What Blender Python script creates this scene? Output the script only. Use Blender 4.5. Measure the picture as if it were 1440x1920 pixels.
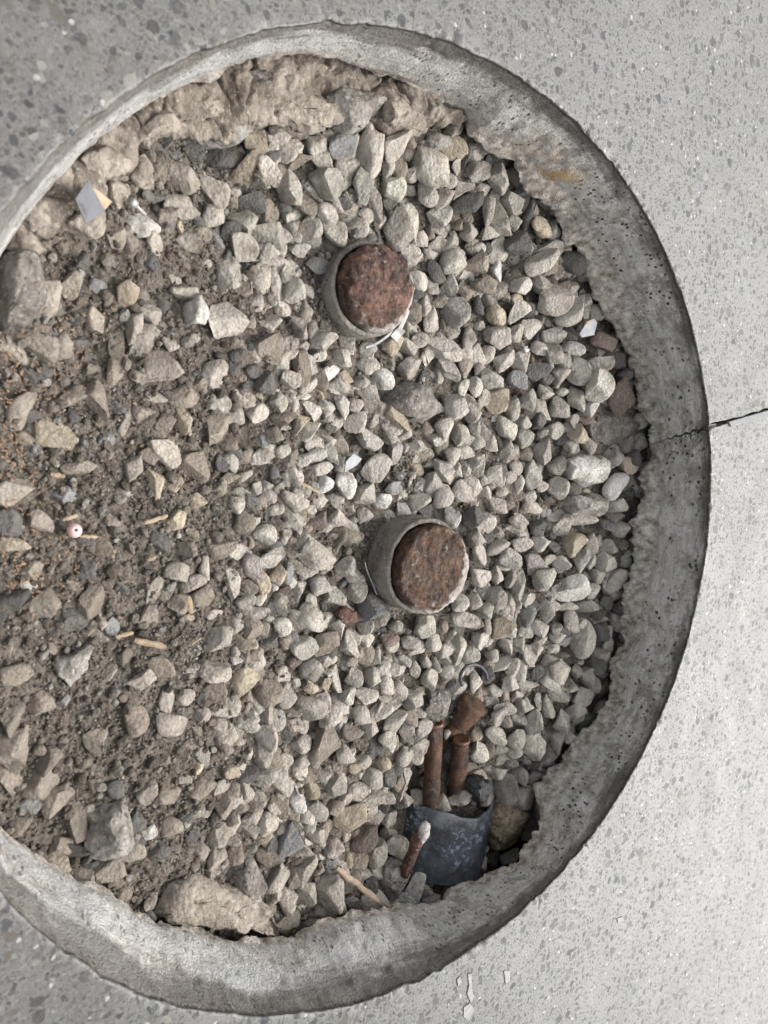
import bpy, math, random
import numpy as np
from mathutils import Matrix, Vector

for o in list(bpy.data.objects): bpy.data.objects.remove(o, do_unlink=True)
scene = bpy.context.scene
COL = scene.collection
rad = math.radians

# ------------------------------------------------------------------ camera
FPX = 1441.0                       # focal length in pixels of the 1440 x 1920 photograph
TH, PH = rad(35.666), rad(7.848)   # the phone is pitched towards +X, a little towards -Y
CAM = np.array([-0.31475, 0.08785, 0.37164])   # hole centre on the slab surface is the origin
def _rot(th, ph):
    ry = np.array([[math.cos(th), 0, -math.sin(th)], [0, 1, 0], [math.sin(th), 0, math.cos(th)]])
    rx = np.array([[1, 0, 0], [0, math.cos(ph), math.sin(ph)], [0, -math.sin(ph), math.cos(ph)]])
    return ry @ rx
ROT = _rot(TH, PH)
cam_data = bpy.data.cameras.new('camera')
cam = bpy.data.objects.new('camera', cam_data); COL.objects.link(cam)
m = Matrix.Identity(4)
for i in range(3):
    for j in range(3): m[i][j] = ROT[i, j]
    m[i][3] = CAM[i]
cam.matrix_world = m
cam_data.sensor_fit = 'VERTICAL'; cam_data.sensor_height = 24.0
cam_data.lens = 24.0 * FPX / 1920.0
cam_data.clip_start = 0.01; cam_data.clip_end = 200
cam_data.dof.use_dof = True; cam_data.dof.focus_distance = 0.56; cam_data.dof.aperture_fstop = 6.5
scene.camera = cam

# ------------------------------------------------------------------ sky, sun, exposure
SUN_EL, SUN_AZ = rad(48), rad(-16)      # azimuth measured from +X towards +Y
world = bpy.data.worlds.new('World'); scene.world = world; world.use_nodes = True
wt = world.node_tree; wt.nodes.clear()
sky = wt.nodes.new('ShaderNodeTexSky'); sky.sky_type = 'NISHITA'; sky.sun_disc = False
sky.sun_elevation = SUN_EL; sky.sun_rotation = math.pi / 2 - SUN_AZ
sky.dust_density = 6.0; sky.air_density = 1.0; sky.ozone_density = 0.6
hs = wt.nodes.new('ShaderNodeHueSaturation'); hs.inputs['Saturation'].default_value = 0.22
bg = wt.nodes.new('ShaderNodeBackground'); bg.inputs['Strength'].default_value = 0.15
wo = wt.nodes.new('ShaderNodeOutputWorld')
wt.links.new(sky.outputs[0], hs.inputs['Color']); wt.links.new(hs.outputs[0], bg.inputs[0]); wt.links.new(bg.outputs[0], wo.inputs[0])
sun_data = bpy.data.lights.new('sun', 'SUN'); sun_data.energy = 0.9; sun_data.angle = rad(20)
sun_data.color = (1.0, 0.985, 0.965)
sun = bpy.data.objects.new('sun', sun_data); COL.objects.link(sun)
sd = Vector((math.cos(SUN_EL) * math.cos(SUN_AZ), math.cos(SUN_EL) * math.sin(SUN_AZ), math.sin(SUN_EL)))
sun.rotation_euler = sd.to_track_quat('Z', 'Y').to_euler(); sun.location = sd * 3
scene.view_settings.view_transform = 'Standard'; scene.view_settings.look = 'None'
scene.view_settings.gamma = 1.0; scene.view_settings.use_curve_mapping = False
scene.view_settings.exposure = 1.10

# ------------------------------------------------------------------ numpy helpers
rng = np.random.default_rng(7)
def _hash(ix, iy, iz):
    h = (ix.astype(np.int64) * 374761393 + iy.astype(np.int64) * 668265263 + iz.astype(np.int64) * 2147483647 + 1013904223) & 0xffffffff
    h = ((h ^ (h >> 13)) * 1274126177) & 0xffffffff
    h = (h ^ (h >> 16)) & 0xffffffff
    return h / 4294967295.0 * 2 - 1
def vnoise(p):
    i = np.floor(p); f = p - i; f = f * f * (3 - 2 * f); i = i.astype(np.int64)
    out = 0
    for dx in (0, 1):
        for dy in (0, 1):
            for dz in (0, 1):
                w = (f[:, 0] if dx else 1 - f[:, 0]) * (f[:, 1] if dy else 1 - f[:, 1]) * (f[:, 2] if dz else 1 - f[:, 2])
                out = out + w * _hash(i[:, 0] + dx, i[:, 1] + dy, i[:, 2] + dz)
    return out
def fbm(p, octaves=4, gain=0.5):
    a, s, t = 1.0, 0.0, 0.0
    p = np.asarray(p, float)
    for k in range(octaves):
        s = s + a * vnoise(p + 17.3 * k); t += a; a *= gain; p = p * 2.03
    return s / t
def sstep(a, b, x):
    t = np.clip((x - a) / (b - a), 0, 1); return t * t * (3 - 2 * t)

def ray(px, py):
    d = ROT @ np.array([(px - 720) / FPX, -(py - 960) / FPX, -1.0]); return d / np.linalg.norm(d)
def at(px, py, z):
    d = ray(px, py); return CAM + d * ((z - CAM[2]) / d[2])
def to_px(p):
    q = (np.asarray(p) - CAM) @ ROT
    return 720 - q[..., 0] / q[..., 2] * FPX, 960 + q[..., 1] / q[..., 2] * FPX
def mpp(p): return np.linalg.norm(np.asarray(p) - CAM) / FPX     # metres per photo pixel there

# ------------------------------------------------------------------ object helpers
def props(o, label=None, category=None, group=None, kind=None):
    if label: o['label'] = label
    if category: o['category'] = category
    if group: o['group'] = group
    if kind: o['kind'] = kind
    return o
def mesh_obj(name, verts, faces, mat, parent=None, smooth=True, colors=None, vec=None):
    me = bpy.data.meshes.new(name)
    verts = np.asarray(verts, np.float32)
    if isinstance(faces, np.ndarray):
        n = faces.shape[1]
        me.vertices.add(len(verts)); me.vertices.foreach_set('co', verts.ravel())
        me.loops.add(faces.size); me.loops.foreach_set('vertex_index', faces.astype(np.int32).ravel())
        me.polygons.add(len(faces)); me.polygons.foreach_set('loop_start', np.arange(0, faces.size, n, dtype=np.int32))
        me.polygons.foreach_set('loop_total', np.full(len(faces), n, np.int32))
        me.update(calc_edges=True)
    else:
        me.from_pydata([tuple(v) for v in verts], [], faces); me.update()
    me.polygons.foreach_set('use_smooth', np.full(len(me.polygons), smooth))
    if colors is not None:
        a = me.color_attributes.new('tone', 'FLOAT_COLOR', 'POINT')
        c = np.ones((len(verts), 4), np.float32); c[:, :3] = colors; a.data.foreach_set('color', c.ravel())
    if vec is not None:
        a = me.attributes.new('wall', 'FLOAT_VECTOR', 'POINT'); a.data.foreach_set('vector', np.asarray(vec, np.float32).ravel())
    me.materials.append(mat); me.validate()
    o = bpy.data.objects.new(name, me); COL.objects.link(o)
    if parent is not None: o.parent = parent
    return o
def empty(name, loc, label, category, group=None):
    o = bpy.data.objects.new(name, None); COL.objects.link(o); o.location = Vector(loc); o.empty_display_size = 0.01
    return props(o, label, category, group)
def child(name, parent, verts, faces, mat, **k):
    v = np.asarray(verts, float) - np.array(parent.location); return mesh_obj(name, v, faces, mat, parent=parent, **k)

def icosphere(sub):
    t = (1 + 5 ** .5) / 2
    v = [(-1, t, 0), (1, t, 0), (-1, -t, 0), (1, -t, 0), (0, -1, t), (0, 1, t), (0, -1, -t), (0, 1, -t), (t, 0, -1), (t, 0, 1), (-t, 0, -1), (-t, 0, 1)]
    f = [(0, 11, 5), (0, 5, 1), (0, 1, 7), (0, 7, 10), (0, 10, 11), (1, 5, 9), (5, 11, 4), (11, 10, 2), (10, 7, 6), (7, 1, 8), (3, 9, 4), (3, 4, 2), (3, 2, 6), (3, 6, 8), (3, 8, 9), (4, 9, 5), (2, 4, 11), (6, 2, 10), (8, 6, 7), (9, 8, 1)]
    v = [np.array(a, float) / np.linalg.norm(a) for a in v]
    for _ in range(sub):
        mid = {}; nf = []
        def mp(a, b):
            k = (min(a, b), max(a, b))
            if k not in mid:
                q = v[a] + v[b]; v.append(q / np.linalg.norm(q)); mid[k] = len(v) - 1
            return mid[k]
        for a, b, c in f:
            ab, bc, ca = mp(a, b), mp(b, c), mp(c, a); nf += [(a, ab, ca), (b, bc, ab), (c, ca, bc), (ab, bc, ca)]
        f = nf
    return np.array(v), np.array(f, np.int32)
ICO = [icosphere(k) for k in range(4)]
def stone_shape(r, sub=3, planes=10, lo=0.36, hi=0.82, rough=0.02):
    v = ICO[sub][0].copy() * 1.05
    q = r.normal(size=(planes, 3)); q /= np.linalg.norm(q, axis=1)[:, None]
    for n in q:
        d = r.uniform(lo, hi); s = v @ n; v -= np.maximum(0, s - d)[:, None] * n * 0.98
    off = r.uniform(0, 100, 3)
    if sub >= 2:
        v += ICO[sub][0] * (fbm(v * 1.6 + off, 2) * 0.06 + fbm(v * 6 + off, 2) * rough)[:, None]
    v -= (v.max(0) + v.min(0)) / 2
    v /= np.abs(v).max(0)
    return v
def rotz(a): c, s = math.cos(a), math.sin(a); return np.array([[c, -s, 0], [s, c, 0], [0, 0, 1]])
def axis_rot(ax, a): return np.array(Matrix.Rotation(a, 3, Vector(ax)))

# ------------------------------------------------------------------ node helpers
class NT:
    def __init__(s, name):
        s.mat = bpy.data.materials.new(name); s.mat.use_nodes = True; s.t = s.mat.node_tree; s.t.nodes.clear()
        s.out = s.t.nodes.new('ShaderNodeOutputMaterial'); s.b = s.t.nodes.new('ShaderNodeBsdfPrincipled')
        s.t.links.new(s.b.outputs[0], s.out.inputs[0])
    def put(s, sock, v):
        if isinstance(v, bpy.types.NodeSocket): s.t.links.new(v, sock)
        elif isinstance(v, (tuple, list)) and len(v) == 3 and sock.type == 'RGBA': sock.default_value = (*v, 1)
        else: sock.default_value = v
    def node(s, typ, ins=None, **k):
        n = s.t.nodes.new(typ)
        for a, b in k.items(): setattr(n, a, b)
        for a, b in (ins or {}).items(): s.put(n.inputs[a], b)
        return n
    def pos(s): return s.node('ShaderNodeNewGeometry').outputs['Position']
    def obj(s): return s.node('ShaderNodeTexCoord').outputs['Object']
    def attr(s, name, out='Color'): return s.node('ShaderNodeAttribute', attribute_name=name).outputs[out]
    def scale(s, v, xyz): return s.node('ShaderNodeVectorMath', {0: v, 1: xyz}, operation='MULTIPLY').outputs[0]
    def noise(s, v, sc, det=4, rough=0.55, dist=0.0): return s.node('ShaderNodeTexNoise', {'Vector': v, 'Scale': sc, 'Detail': det, 'Roughness': rough, 'Distortion': dist}).outputs[0]
    def voro(s, v, sc, dim='3D', rnd=1.0, out='Distance', feature='F1'): return s.node('ShaderNodeTexVoronoi', {'Vector': v, 'Scale': sc, 'Randomness': rnd}, voronoi_dimensions=dim, feature=feature).outputs[out]
    def ramp(s, v, a, b, lo=0.0, hi=1.0): return s.node('ShaderNodeMapRange', {0: v, 1: a, 2: b, 3: lo, 4: hi}).outputs[0]
    def math(s, op, a, b=0.0): return s.node('ShaderNodeMath', {0: a, 1: b}, operation=op).outputs[0]
    def mix(s, f, a, b, mode='MIX'):
        n = s.node('ShaderNodeMix', data_type='RGBA', blend_type=mode)
        s.put(n.inputs[0], f); s.put(n.inputs[6], a); s.put(n.inputs[7], b); return n.outputs[2]
    def sep(s, v): return s.node('ShaderNodeSeparateXYZ', {0: v}).outputs
    def bump(s, h, strength, dist, normal=None):
        d = {'Height': h, 'Strength': strength, 'Distance': dist}
        n = s.node('ShaderNodeBump', d)
        if normal is not None: s.put(n.inputs['Normal'], normal)
        return n.outputs[0]
    def fin(s, col, rough=0.8, normal=None, metal=0.0, spec=0.5, **k):
        s.put(s.b.inputs['Base Color'], col); s.put(s.b.inputs['Roughness'], rough); s.put(s.b.inputs['Metallic'], metal); s.put(s.b.inputs['Specular IOR Level'], spec)
        if normal is not None: s.put(s.b.inputs['Normal'], normal)
        for a, b in k.items(): s.put(s.b.inputs[a], b)
        return s.mat

SOIL = (0.125, 0.104, 0.083)
TANG = (0.0, 1.0)
_q = at(1018, 318, -.045); RUST_RUN = math.atan2(_q[1], _q[0]) * .3
def mat_concrete():
    n = NT('polished_concrete'); p = n.pos(); wall = n.attr('wall', 'Vector')
    px, py, pz = n.sep(p)
    # polished top: cement, sand grains, exposed aggregate
    base = n.mix(n.ramp(n.noise(p, 7, 5), .35, .68), (.070, .066, .061), (.106, .102, .097))
    base = n.mix(n.ramp(n.noise(p, 420, 3), .44, .72, 0, .8), base, (.136, .132, .126))
    base = n.mix(n.ramp(n.noise(p, 160, 4, .6), .52, .70, 0, .6), base, (.088, .082, .074))
    col = base; agg = 0.0
    wp = n.node('ShaderNodeVectorMath', {0: p, 1: n.scale(n.node('ShaderNodeTexNoise', {'Vector': p, 'Scale': 110.0, 'Detail': 2.0}).outputs[1], (.007, .007, 0))}, operation='ADD').outputs[0]
    for sc, thr, sel, amt in ((620, .40, .60, .6), (300, .38, .62, .8), (165, .36, .72, .9), (92, .34, .82, .95)):
        vc = n.voro(wp, sc, '2D', out='Color'); vd = n.voro(wp, sc, '2D')
        r, g, b = n.sep(vc)
        shape = n.math('MULTIPLY', n.ramp(vd, thr, thr - .08), n.ramp(r, sel, sel + .02))
        agg = n.math('MAXIMUM', agg, shape)
        tone = n.mix(n.ramp(g, .55, .66), (.030, .031, .032), (.080, .071, .059))
        tone = n.mix(n.ramp(g, .84, .87), tone, (.19, .18, .16))
        col = n.mix(n.math('MULTIPLY', shape, n.ramp(b, 0, 1, amt * .35, amt)), col, tone)
    wv = n.voro(wp, 260, '2D', out='Color'); wd = n.voro(wp, 260, '2D')
    r, g, b = n.sep(wv)
    col = n.mix(n.math('MULTIPLY', n.ramp(r, .975, .98), n.ramp(wd, .34, .2)), col, (.27, .26, .24))
    col = n.mix(n.ramp(n.noise(p, 26, 6, .6), .56, .74, 0, .4), col, (.185, .172, .158))
    # cored wall: smeared cement, striations, grime ring under the edge
    w = wall
    st = n.noise(n.scale(w, (26, 130, 1)), 1.0, 7, .7)
    wc = n.mix(n.ramp(st, .34, .66), (.315, .290, .260), (.58, .56, .525))
    wc = n.mix(n.ramp(n.noise(w, 42, 6, .7), .47, .60, 0, .72), wc, (.19, .165, .138))
    wc = n.mix(n.ramp(n.noise(w, 120, 6, .7), .54, .63, 0, .9), wc, (.58, .56, .53))
    wc = n.mix(n.ramp(n.noise(w, 210, 5, .7), .57, .66, 0, .8), wc, (.10, .088, .075))
    pit = n.math('MULTIPLY', n.ramp(n.voro(w, 150), .32, .20), n.ramp(n.noise(w, 45, 2), .47, .54))
    wc = n.mix(pit, wc, (.045, .039, .033))
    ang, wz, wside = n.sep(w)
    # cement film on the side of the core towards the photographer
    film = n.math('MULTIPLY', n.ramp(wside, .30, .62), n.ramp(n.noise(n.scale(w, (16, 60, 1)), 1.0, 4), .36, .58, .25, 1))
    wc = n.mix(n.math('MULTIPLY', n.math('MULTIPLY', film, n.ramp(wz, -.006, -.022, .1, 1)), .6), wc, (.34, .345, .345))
    # grime band
    band = n.math('ADD', wz, n.ramp(n.noise(n.scale(w, (18, 60, 1)), 1.0, 6, .68), .25, .75, -.016, .016))
    grime = n.math('MULTIPLY', n.ramp(n.math('ADD', band, n.math('MULTIPLY', wside, .022)), -.014, -.002), n.ramp(wside, .85, .45, .8, 1))
    wc = n.mix(n.math('MULTIPLY', grime, .86), wc, (.085, .075, .066))
    # rust coloured run
    rz = n.math('ABSOLUTE', n.math('SUBTRACT', ang, RUST_RUN)); rs = n.math('MULTIPLY', n.ramp(rz, .045, .01), n.ramp(wz, -.024, -.045))
    wc = n.mix(n.math('MULTIPLY', rs, n.ramp(n.noise(n.scale(w, (60, 35, 1)), 1.0, 4), .44, .62)), wc, (.40, .27, .13))
    # broken lip under the wall
    lip = n.math('ADD', wz, n.ramp(n.noise(w, 70, 4), .2, .8, -.006, .006))
    wc = n.mix(n.ramp(lip, -.055, -.062), wc, n.mix(n.ramp(n.noise(p, 150, 5, .65), .35, .68), (.15, .125, .10), (.60, .555, .49)))
    edge = n.ramp(n.math('ADD', wz, n.ramp(n.noise(p, 160, 4), .3, .7, -.0012, .0012)), -.0005, -.0025)
    final = n.mix(edge, col, wc)
    # dirt swept onto the slab at its edge
    h = n.math('ADD', n.math('MULTIPLY', n.noise(p, 700, 3), n.ramp(wz, -.001, -.004, .07, .5)), n.math('MULTIPLY', n.noise(p, 190, 7, .72), n.ramp(wz, -.001, -.004, 0, .8)))
    nrm = n.bump(h, 1.0, .0035)
    rough = n.mix(edge, n.mix(n.ramp(n.noise(n.scale(p, (30, 14, 1)), 1.0, 5, .6), .3, .7), (.40, .40, .40), (.52, .52, .52)), (.82, .82, .82))
    return n.fin(final, rough, nrm, spec=n.ramp(agg, 0, 1, .45, .22), Anisotropic=n.ramp(wz, -.001, -.004, .7, 0), Tangent=n.node('ShaderNodeCombineXYZ', {0: TANG[0], 1: TANG[1], 2: 0.0}).outputs[0])
def mat_soil():
    n = NT('dry_soil'); p = n.pos()
    c = n.mix(n.ramp(n.noise(p, 30, 5, .6), .35, .68), (.062, .052, .043), (.140, .121, .100))
    c = n.mix(n.ramp(n.noise(p, 500, 3), .45, .7), c, (.185, .164, .139))
    c = n.mix(n.ramp(n.voro(p, 420), .25, .05, 0, .4), c, (.22, .20, .175))
    h = n.math('ADD', n.noise(p, 260, 5, .7), n.math('MULTIPLY', n.voro(p, 330), -.5))
    return n.fin(c, .95, n.bump(h, 1.0, .003), spec=.15)
def mat_stone():
    n = NT('gravel'); p = n.obj(); base = n.attr('tone'); g = n.pos()
    c = n.mix(n.ramp(n.noise(p, 85, 5, .65), .36, .66, 0, .8), base, n.mix(1.0, base, (.70, .675, .645), 'MULTIPLY'))
    c = n.mix(n.ramp(n.noise(g, 260, 5, .7), .52, .68, 0, .75), c, n.mix(1.0, base, (1.36, 1.34, 1.30), 'MULTIPLY'))
    c = n.mix(n.ramp(n.noise(g, 48, 6, .7), .52, .69, 0, .8), c, SOIL)
    c = n.mix(n.ramp(n.noise(g, 520, 4, .7), .63, .70, 0, .7), c, (.07, .062, .053))
    h = n.math('ADD', n.noise(g, 200, 6, .7), n.math('MULTIPLY', n.voro(g, 420), -.3))
    return n.fin(c, .9, n.bump(h, 1.0, .0034), spec=.25)
def mat_clod(name, a, b, dark=(.09, .073, .058), sc=70):
    n = NT(name); p = n.pos()
    c = n.mix(n.ramp(n.noise(p, sc, 5, .62), .36, .64), a, b)
    c = n.mix(n.ramp(n.noise(p, sc * 1.9, 5, .68), .56, .70, 0, .75), c, dark)
    c = n.mix(n.ramp(n.noise(p, 420, 3), .58, .72, 0, .6), c, (.46, .43, .38))
    h = n.math('ADD', n.noise(p, 170, 6, .68), n.math('MULTIPLY', n.voro(p, 260), -.35))
    return n.fin(c, .95, n.bump(h, 1.0, .0035), spec=.15)
def mat_rust(name, warm, rim):
    n = NT(name); p = n.pos()
    c = n.mix(n.ramp(n.noise(p, 80, 7, .75), .40, .60), (.026, .014, .010), warm)
    c = n.mix(n.ramp(n.noise(p, 130, 5, .65, .5), .57, .68, 0, .75), c, (.195, .095, .045))
    c = n.mix(n.ramp(n.noise(p, 190, 5, .7), .61, .70, 0, .75), c, (.33, .265, .22))
    c = n.mix(n.ramp(n.voro(p, 210), .22, .08, 0, .75), c, (.025, .016, .013))
    c = n.mix(n.ramp(n.noise(n.scale(p, (1, 1, 1)), 48, 4), .60, .72, 0, .5), c, (.13, .125, .125))
    c = n.mix(n.ramp(n.noise(p, 30, 5, .65), .46, .60, 0, .7), c, (.050, .030, .021))
    c = n.mix(n.ramp(n.noise(p, 58, 5, .7), .60, .70, 0, .5), c, (.22, .175, .145))
    c = n.mix(n.ramp(n.noise(p, 105, 6, .75), .58, .68, 0, .7), c, (.30, .265, .235))
    ox, oy, oz = n.sep(n.obj())
    rr = n.math('SQRT', n.math('ADD', n.math('MULTIPLY', ox, ox), n.math('MULTIPLY', oy, oy)))
    worn = n.math('MULTIPLY', n.ramp(n.math('ADD', rr, n.ramp(n.noise(p, 120, 4), .3, .7, -.003, .003)), rim - .0035, rim - .0005), n.ramp(n.math('SUBTRACT', ox, oy), .004, .022))
    c = n.mix(n.math('MULTIPLY', worn, .85), c, (.46, .42, .385))
    h = n.math('ADD', n.noise(p, 150, 6, .7), n.math('MULTIPLY', n.voro(p, 200), .5))
    return n.fin(c, n.ramp(n.noise(p, 90, 4), .3, .7, .45, .85), n.bump(h, 1.0, .006), metal=.1, spec=.4)
def mat_simple(name, a, b, sc=120, rough=.7, metal=0.0, bump=.4, bd=.001, third=None, **k):
    n = NT(name); p = n.pos()
    c = n.mix(n.ramp(n.noise(p, sc, 5, .62), .36, .66), a, b)
    if third: c = n.mix(n.ramp(n.noise(p, sc * 2.1, 5, .65), .56, .66), c, third)
    return n.fin(c, rough, n.bump(n.noise(p, sc * 3, 4, .6), bump, bd), metal=metal, **k)
M = {}
M['concrete'] = mat_concrete(); M['soil'] = mat_soil(); M['stone'] = mat_stone()
M['clod_tan'] = mat_clod('tan_clod', (.205, .178, .148), (.36, .318, .268))
M['ledge'] = mat_clod('crumbled_mortar', (.115, .096, .078), (.30, .262, .218), (.06, .049, .04), 42)
M['clod_grey'] = mat_clod('grey_clod', (.17, .155, .135), (.33, .31, .28))
M['clod_dark'] = mat_clod('dark_clod', (.105, .095, .083), (.235, .215, .19))
M['clod_white'] = mat_clod('white_clod', (.30, .28, .25), (.55, .53, .49), (.14, .12, .10))
M['clod_crumb'] = mat_clod('crumbly_clod', (.145, .112, .075), (.36, .30, .215), (.05, .04, .03), 140)
M['rust_dome'] = mat_rust('rust_dome', (.170, .094, .068), .0272); M['rust_flat'] = mat_rust('rust_flat', (.118, .062, .034), .0318)
M['sleeve'] = mat_clod('dusty_steel', (.135, .118, .098), (.27, .25, .22), (.085, .07, .055), 55)
def mat_copper(name, a, b, c3):
    n = NT(name); p = n.pos()
    c = n.mix(n.ramp(n.noise(p, 52, 7, .75), .40, .60), a, b)
    c = n.mix(n.ramp(n.noise(p, 120, 6, .75), .53, .62, 0, .85), c, c3)
    c = n.mix(n.ramp(n.noise(p, 70, 6, .7), .58, .68, 0, .8), c, (.155, .135, .11))
    c = n.mix(n.ramp(n.noise(p, 330, 4, .7), .60, .68, 0, .7), c, (.22, .20, .175))
    return n.fin(c, n.ramp(n.noise(p, 90, 5), .35, .65, .42, .85), n.bump(n.noise(p, 230, 6, .75), .9, .0025), metal=.2, spec=.4)
M['copper'] = mat_copper('tarnished_copper', (.022, .015, .012), (.120, .056, .028), (.050, .032, .024))
M['copper_end'] = mat_simple('copper_end', (.035, .026, .022), (.24, .11, .065), 130, .45, .5, .5, .0008)
def mat_duct():
    n = NT('scuffed_blue_plastic'); p = n.pos()
    c = n.mix(n.ramp(n.noise(p, 38, 6, .7), .38, .62), (.030, .034, .040), (.090, .104, .126))
    c = n.mix(n.ramp(n.noise(p, 26, 5, .65), .52, .66, 0, .8), c, (.17, .18, .19))
    blot = n.math('MULTIPLY', n.ramp(n.noise(p, 230, 5, .7), .50, .58), n.ramp(n.noise(p, 42, 3), .50, .60))
    c = n.mix(n.math('MULTIPLY', blot, .8), c, (.30, .345, .42))
    c = n.mix(n.ramp(n.noise(n.scale(p, (1, 1, 1)), 150, 6, .75), .60, .68, 0, .8), c, (.24, .225, .20))
    c = n.mix(n.ramp(n.noise(p, 60, 4, .6, 1.0), .66, .74, 0, .6), c, (.20, .10, .08))
    return n.fin(c, n.ramp(n.noise(p, 70, 5), .35, .65, .32, .75), n.bump(n.noise(p, 170, 6, .72), .8, .003), spec=.4)
M['duct'] = mat_duct()
M['duct_edge'] = mat_simple('torn_black_plastic', (.012, .012, .013), (.05, .05, .052), 150, .6, 0, .8, .002)
M['plaster'] = mat_simple('white_plaster', (.26, .23, .215), (.46, .44, .425), 160, .8, 0, .8, .0015, (.18, .09, .06))
M['dark_rust'] = mat_simple('dark_rust', (.045, .022, .017), (.12, .06, .042), 150, .85, 0, .9, .0015, (.20, .15, .13))
M['wood'] = mat_simple('split_wood', (.20, .145, .092), (.33, .26, .18), 200, .8, 0, .5, .0006, (.22, .14, .08))
M['twig'] = mat_simple('grey_brown_stick', (.20, .145, .10), (.34, .26, .19), 150, .8, 0, .5, .0006)
M['label'] = mat_simple('grey_film', (.120, .122, .132), (.160, .162, .172), 70, .8, 0, .35, .0008, (.095, .095, .10), spec=.2)
M['card'] = mat_simple('brown_card', (.28, .21, .14), (.38, .30, .21), 120, .8, 0, .2, .0005, (.33, .17, .11))
M['white_chip'] = mat_simple('white_plastic', (.21, .213, .22), (.31, .313, .32), 120, .6, 0, .3, .0006)
M['orange'] = mat_simple('orange_mark', (.45, .16, .07), (.50, .21, .10), 200, .6)
M['bead'] = mat_simple('pink_bead', (.56, .36, .35), (.64, .45, .43), 160, .3, 0, .1, .0003)
M['bead_hole'] = mat_simple('bead_hole', (.16, .12, .11), (.22, .17, .15), 200, .7)
M['metal'] = mat_simple('dull_metal', (.24, .23, .215), (.34, .33, .31), 150, .5, .3, .3, .0006)
M['rubber'] = mat_simple('black_rubber', (.02, .02, .021), (.05, .05, .052), 150, .6)
M['paint'] = mat_simple('white_paint', (.17, .165, .155), (.26, .25, .235), 200, .6, 0, .5, .0006)
M['sawdust'] = mat_simple('sawdust', (.165, .10, .058), (.27, .175, .105), 400, .9)
M['filler'] = mat_simple('joint_strip', (.16, .16, .16), (.21, .21, .21), 120, .8, 0, .3, .0005)
TONE = {'g': (.385, .358, .316), 'u': (.235, .205, .17), 'd': (.11, .106, .10), 'b': (.215, .215, .212), 't': (.37, .32, .245), 'w': (.52, .50, .47), 'r': (.15, .118, .104)}

# ------------------------------------------------------------------ the slab with its cored hole
R0, DEP = 0.300, 0.060
LIP_PX = [(0,490),(60,400),(100,350),(200,255),(290,195),(380,150),(450,122),(530,107),(585,108),(640,120),(690,140),(735,152),(780,165),(820,190),(860,220),(880,262),(930,290),(960,320),(1000,370),(1030,392),(1060,460),(1092,490),(1120,560),(1150,610),(1170,650),(1185,700),(1200,750),(1222,790),(1215,830),(1200,880),(1203,920),(1180,975),(1190,1030),(1168,1100),(1165,1180),(1140,1240),(1145,1300),(1118,1352),(1075,1380),(1050,1425),(1005,1470),(1012,1520),(1008,1555),(985,1585),(970,1612),(910,1640),(860,1660),(800,1690),(720,1702),(690,1705),(620,1720),(560,1750),(500,1762),(430,1755),(330,1735),(260,1705),(190,1660),(100,1620),(40,1575),(0,1550)]
lip = []; ldep = []
for x_, y_ in LIP_PX:
    z_ = -DEP
    while z_ < -.034 and np.hypot(*at(x_, y_, z_)[:2]) > .2955: z_ += .001
    lip.append(at(x_, y_, z_)); ldep.append(-z_)
lip = np.array(lip); ldep = np.array(ldep)
lt = np.arctan2(lip[:, 1], lip[:, 0]); lr = np.hypot(lip[:, 0], lip[:, 1])
o_ = np.argsort(lt); lt, lr, ldep = lt[o_], np.clip(lr[o_], 0.268, 0.3035), ldep[o_]
def ang_of(px, py, z): q = at(px, py, z); return math.atan2(q[1], q[0])
CR = [at(1440, 766, 0), at(1337, 797, 0), at(1290, 808, -.022), at(1240, 818, -.048), at(1213, 822, -.060)]
CRA = [math.atan2(q[1], q[0]) for q in CR]
th_base = np.linspace(-math.pi, math.pi, 1150)
tc = CRA[1]
th_base = np.concatenate([th_base[np.abs(th_base - tc) > .03], tc + np.arange(-75, 76) * .0004]); th_base.sort()
rows = []     # (r, z, kind, u)
for r in np.geomspace(40, .42, 18): rows.append((r, 0, 0, r))
for r in np.linspace(.41, .312, 16): rows.append((r, 0, 0, r))
for r in np.linspace(.3105, .3012, 9): rows.append((r, 0, 0, r))
rows.append((.3002, -.0004, 1, 0)); rows.append((.3, -.0018, 1, .03))
for k in range(1, 27): rows.append((.3, -DEP * k / 26, 1, k / 26))
for k in range(1, 9): rows.append((0, 0, 2, k / 8))
for k in range(1, 8): rows.append((0, 0, 3, k / 7))
NT_, NR = len(th_base), len(rows)
V = np.zeros((NR, NT_, 3)); W = np.zeros((NR, NT_, 3))
lipr = np.interp(th_base, lt, lr)
dep = np.interp(th_base, lt, ldep)
ct = np.stack([np.cos(th_base) * 3, np.sin(th_base) * 3, np.zeros(NT_)], 1)
rag = fbm(ct * 9 + 5, 4) ; rag2 = fbm(ct * 30 + 9, 3); rag3 = fbm(ct * 4 + 31, 2)
lipw = np.interp(th_base, [-3.2, -2.2, -1.4, -.9, -.2, .5, 1.1, 1.5, 2.2, 3.2], [.001, .001, .003, .012, .009, .011, .009, .002, .001, .001]) * (1 + .5 * rag)
lfr = np.interp(th_base, [-3.2, -1.45, -1.05, 1.0, 1.5, 3.2], [.95, .9, .4, .4, .8, .95]) * 1.0
wf = np.interp(lfr, [.4, .95], [.76, .95])
rimw = rag * .0009 + np.minimum(0, -rag2 - .1) * .0012
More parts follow.
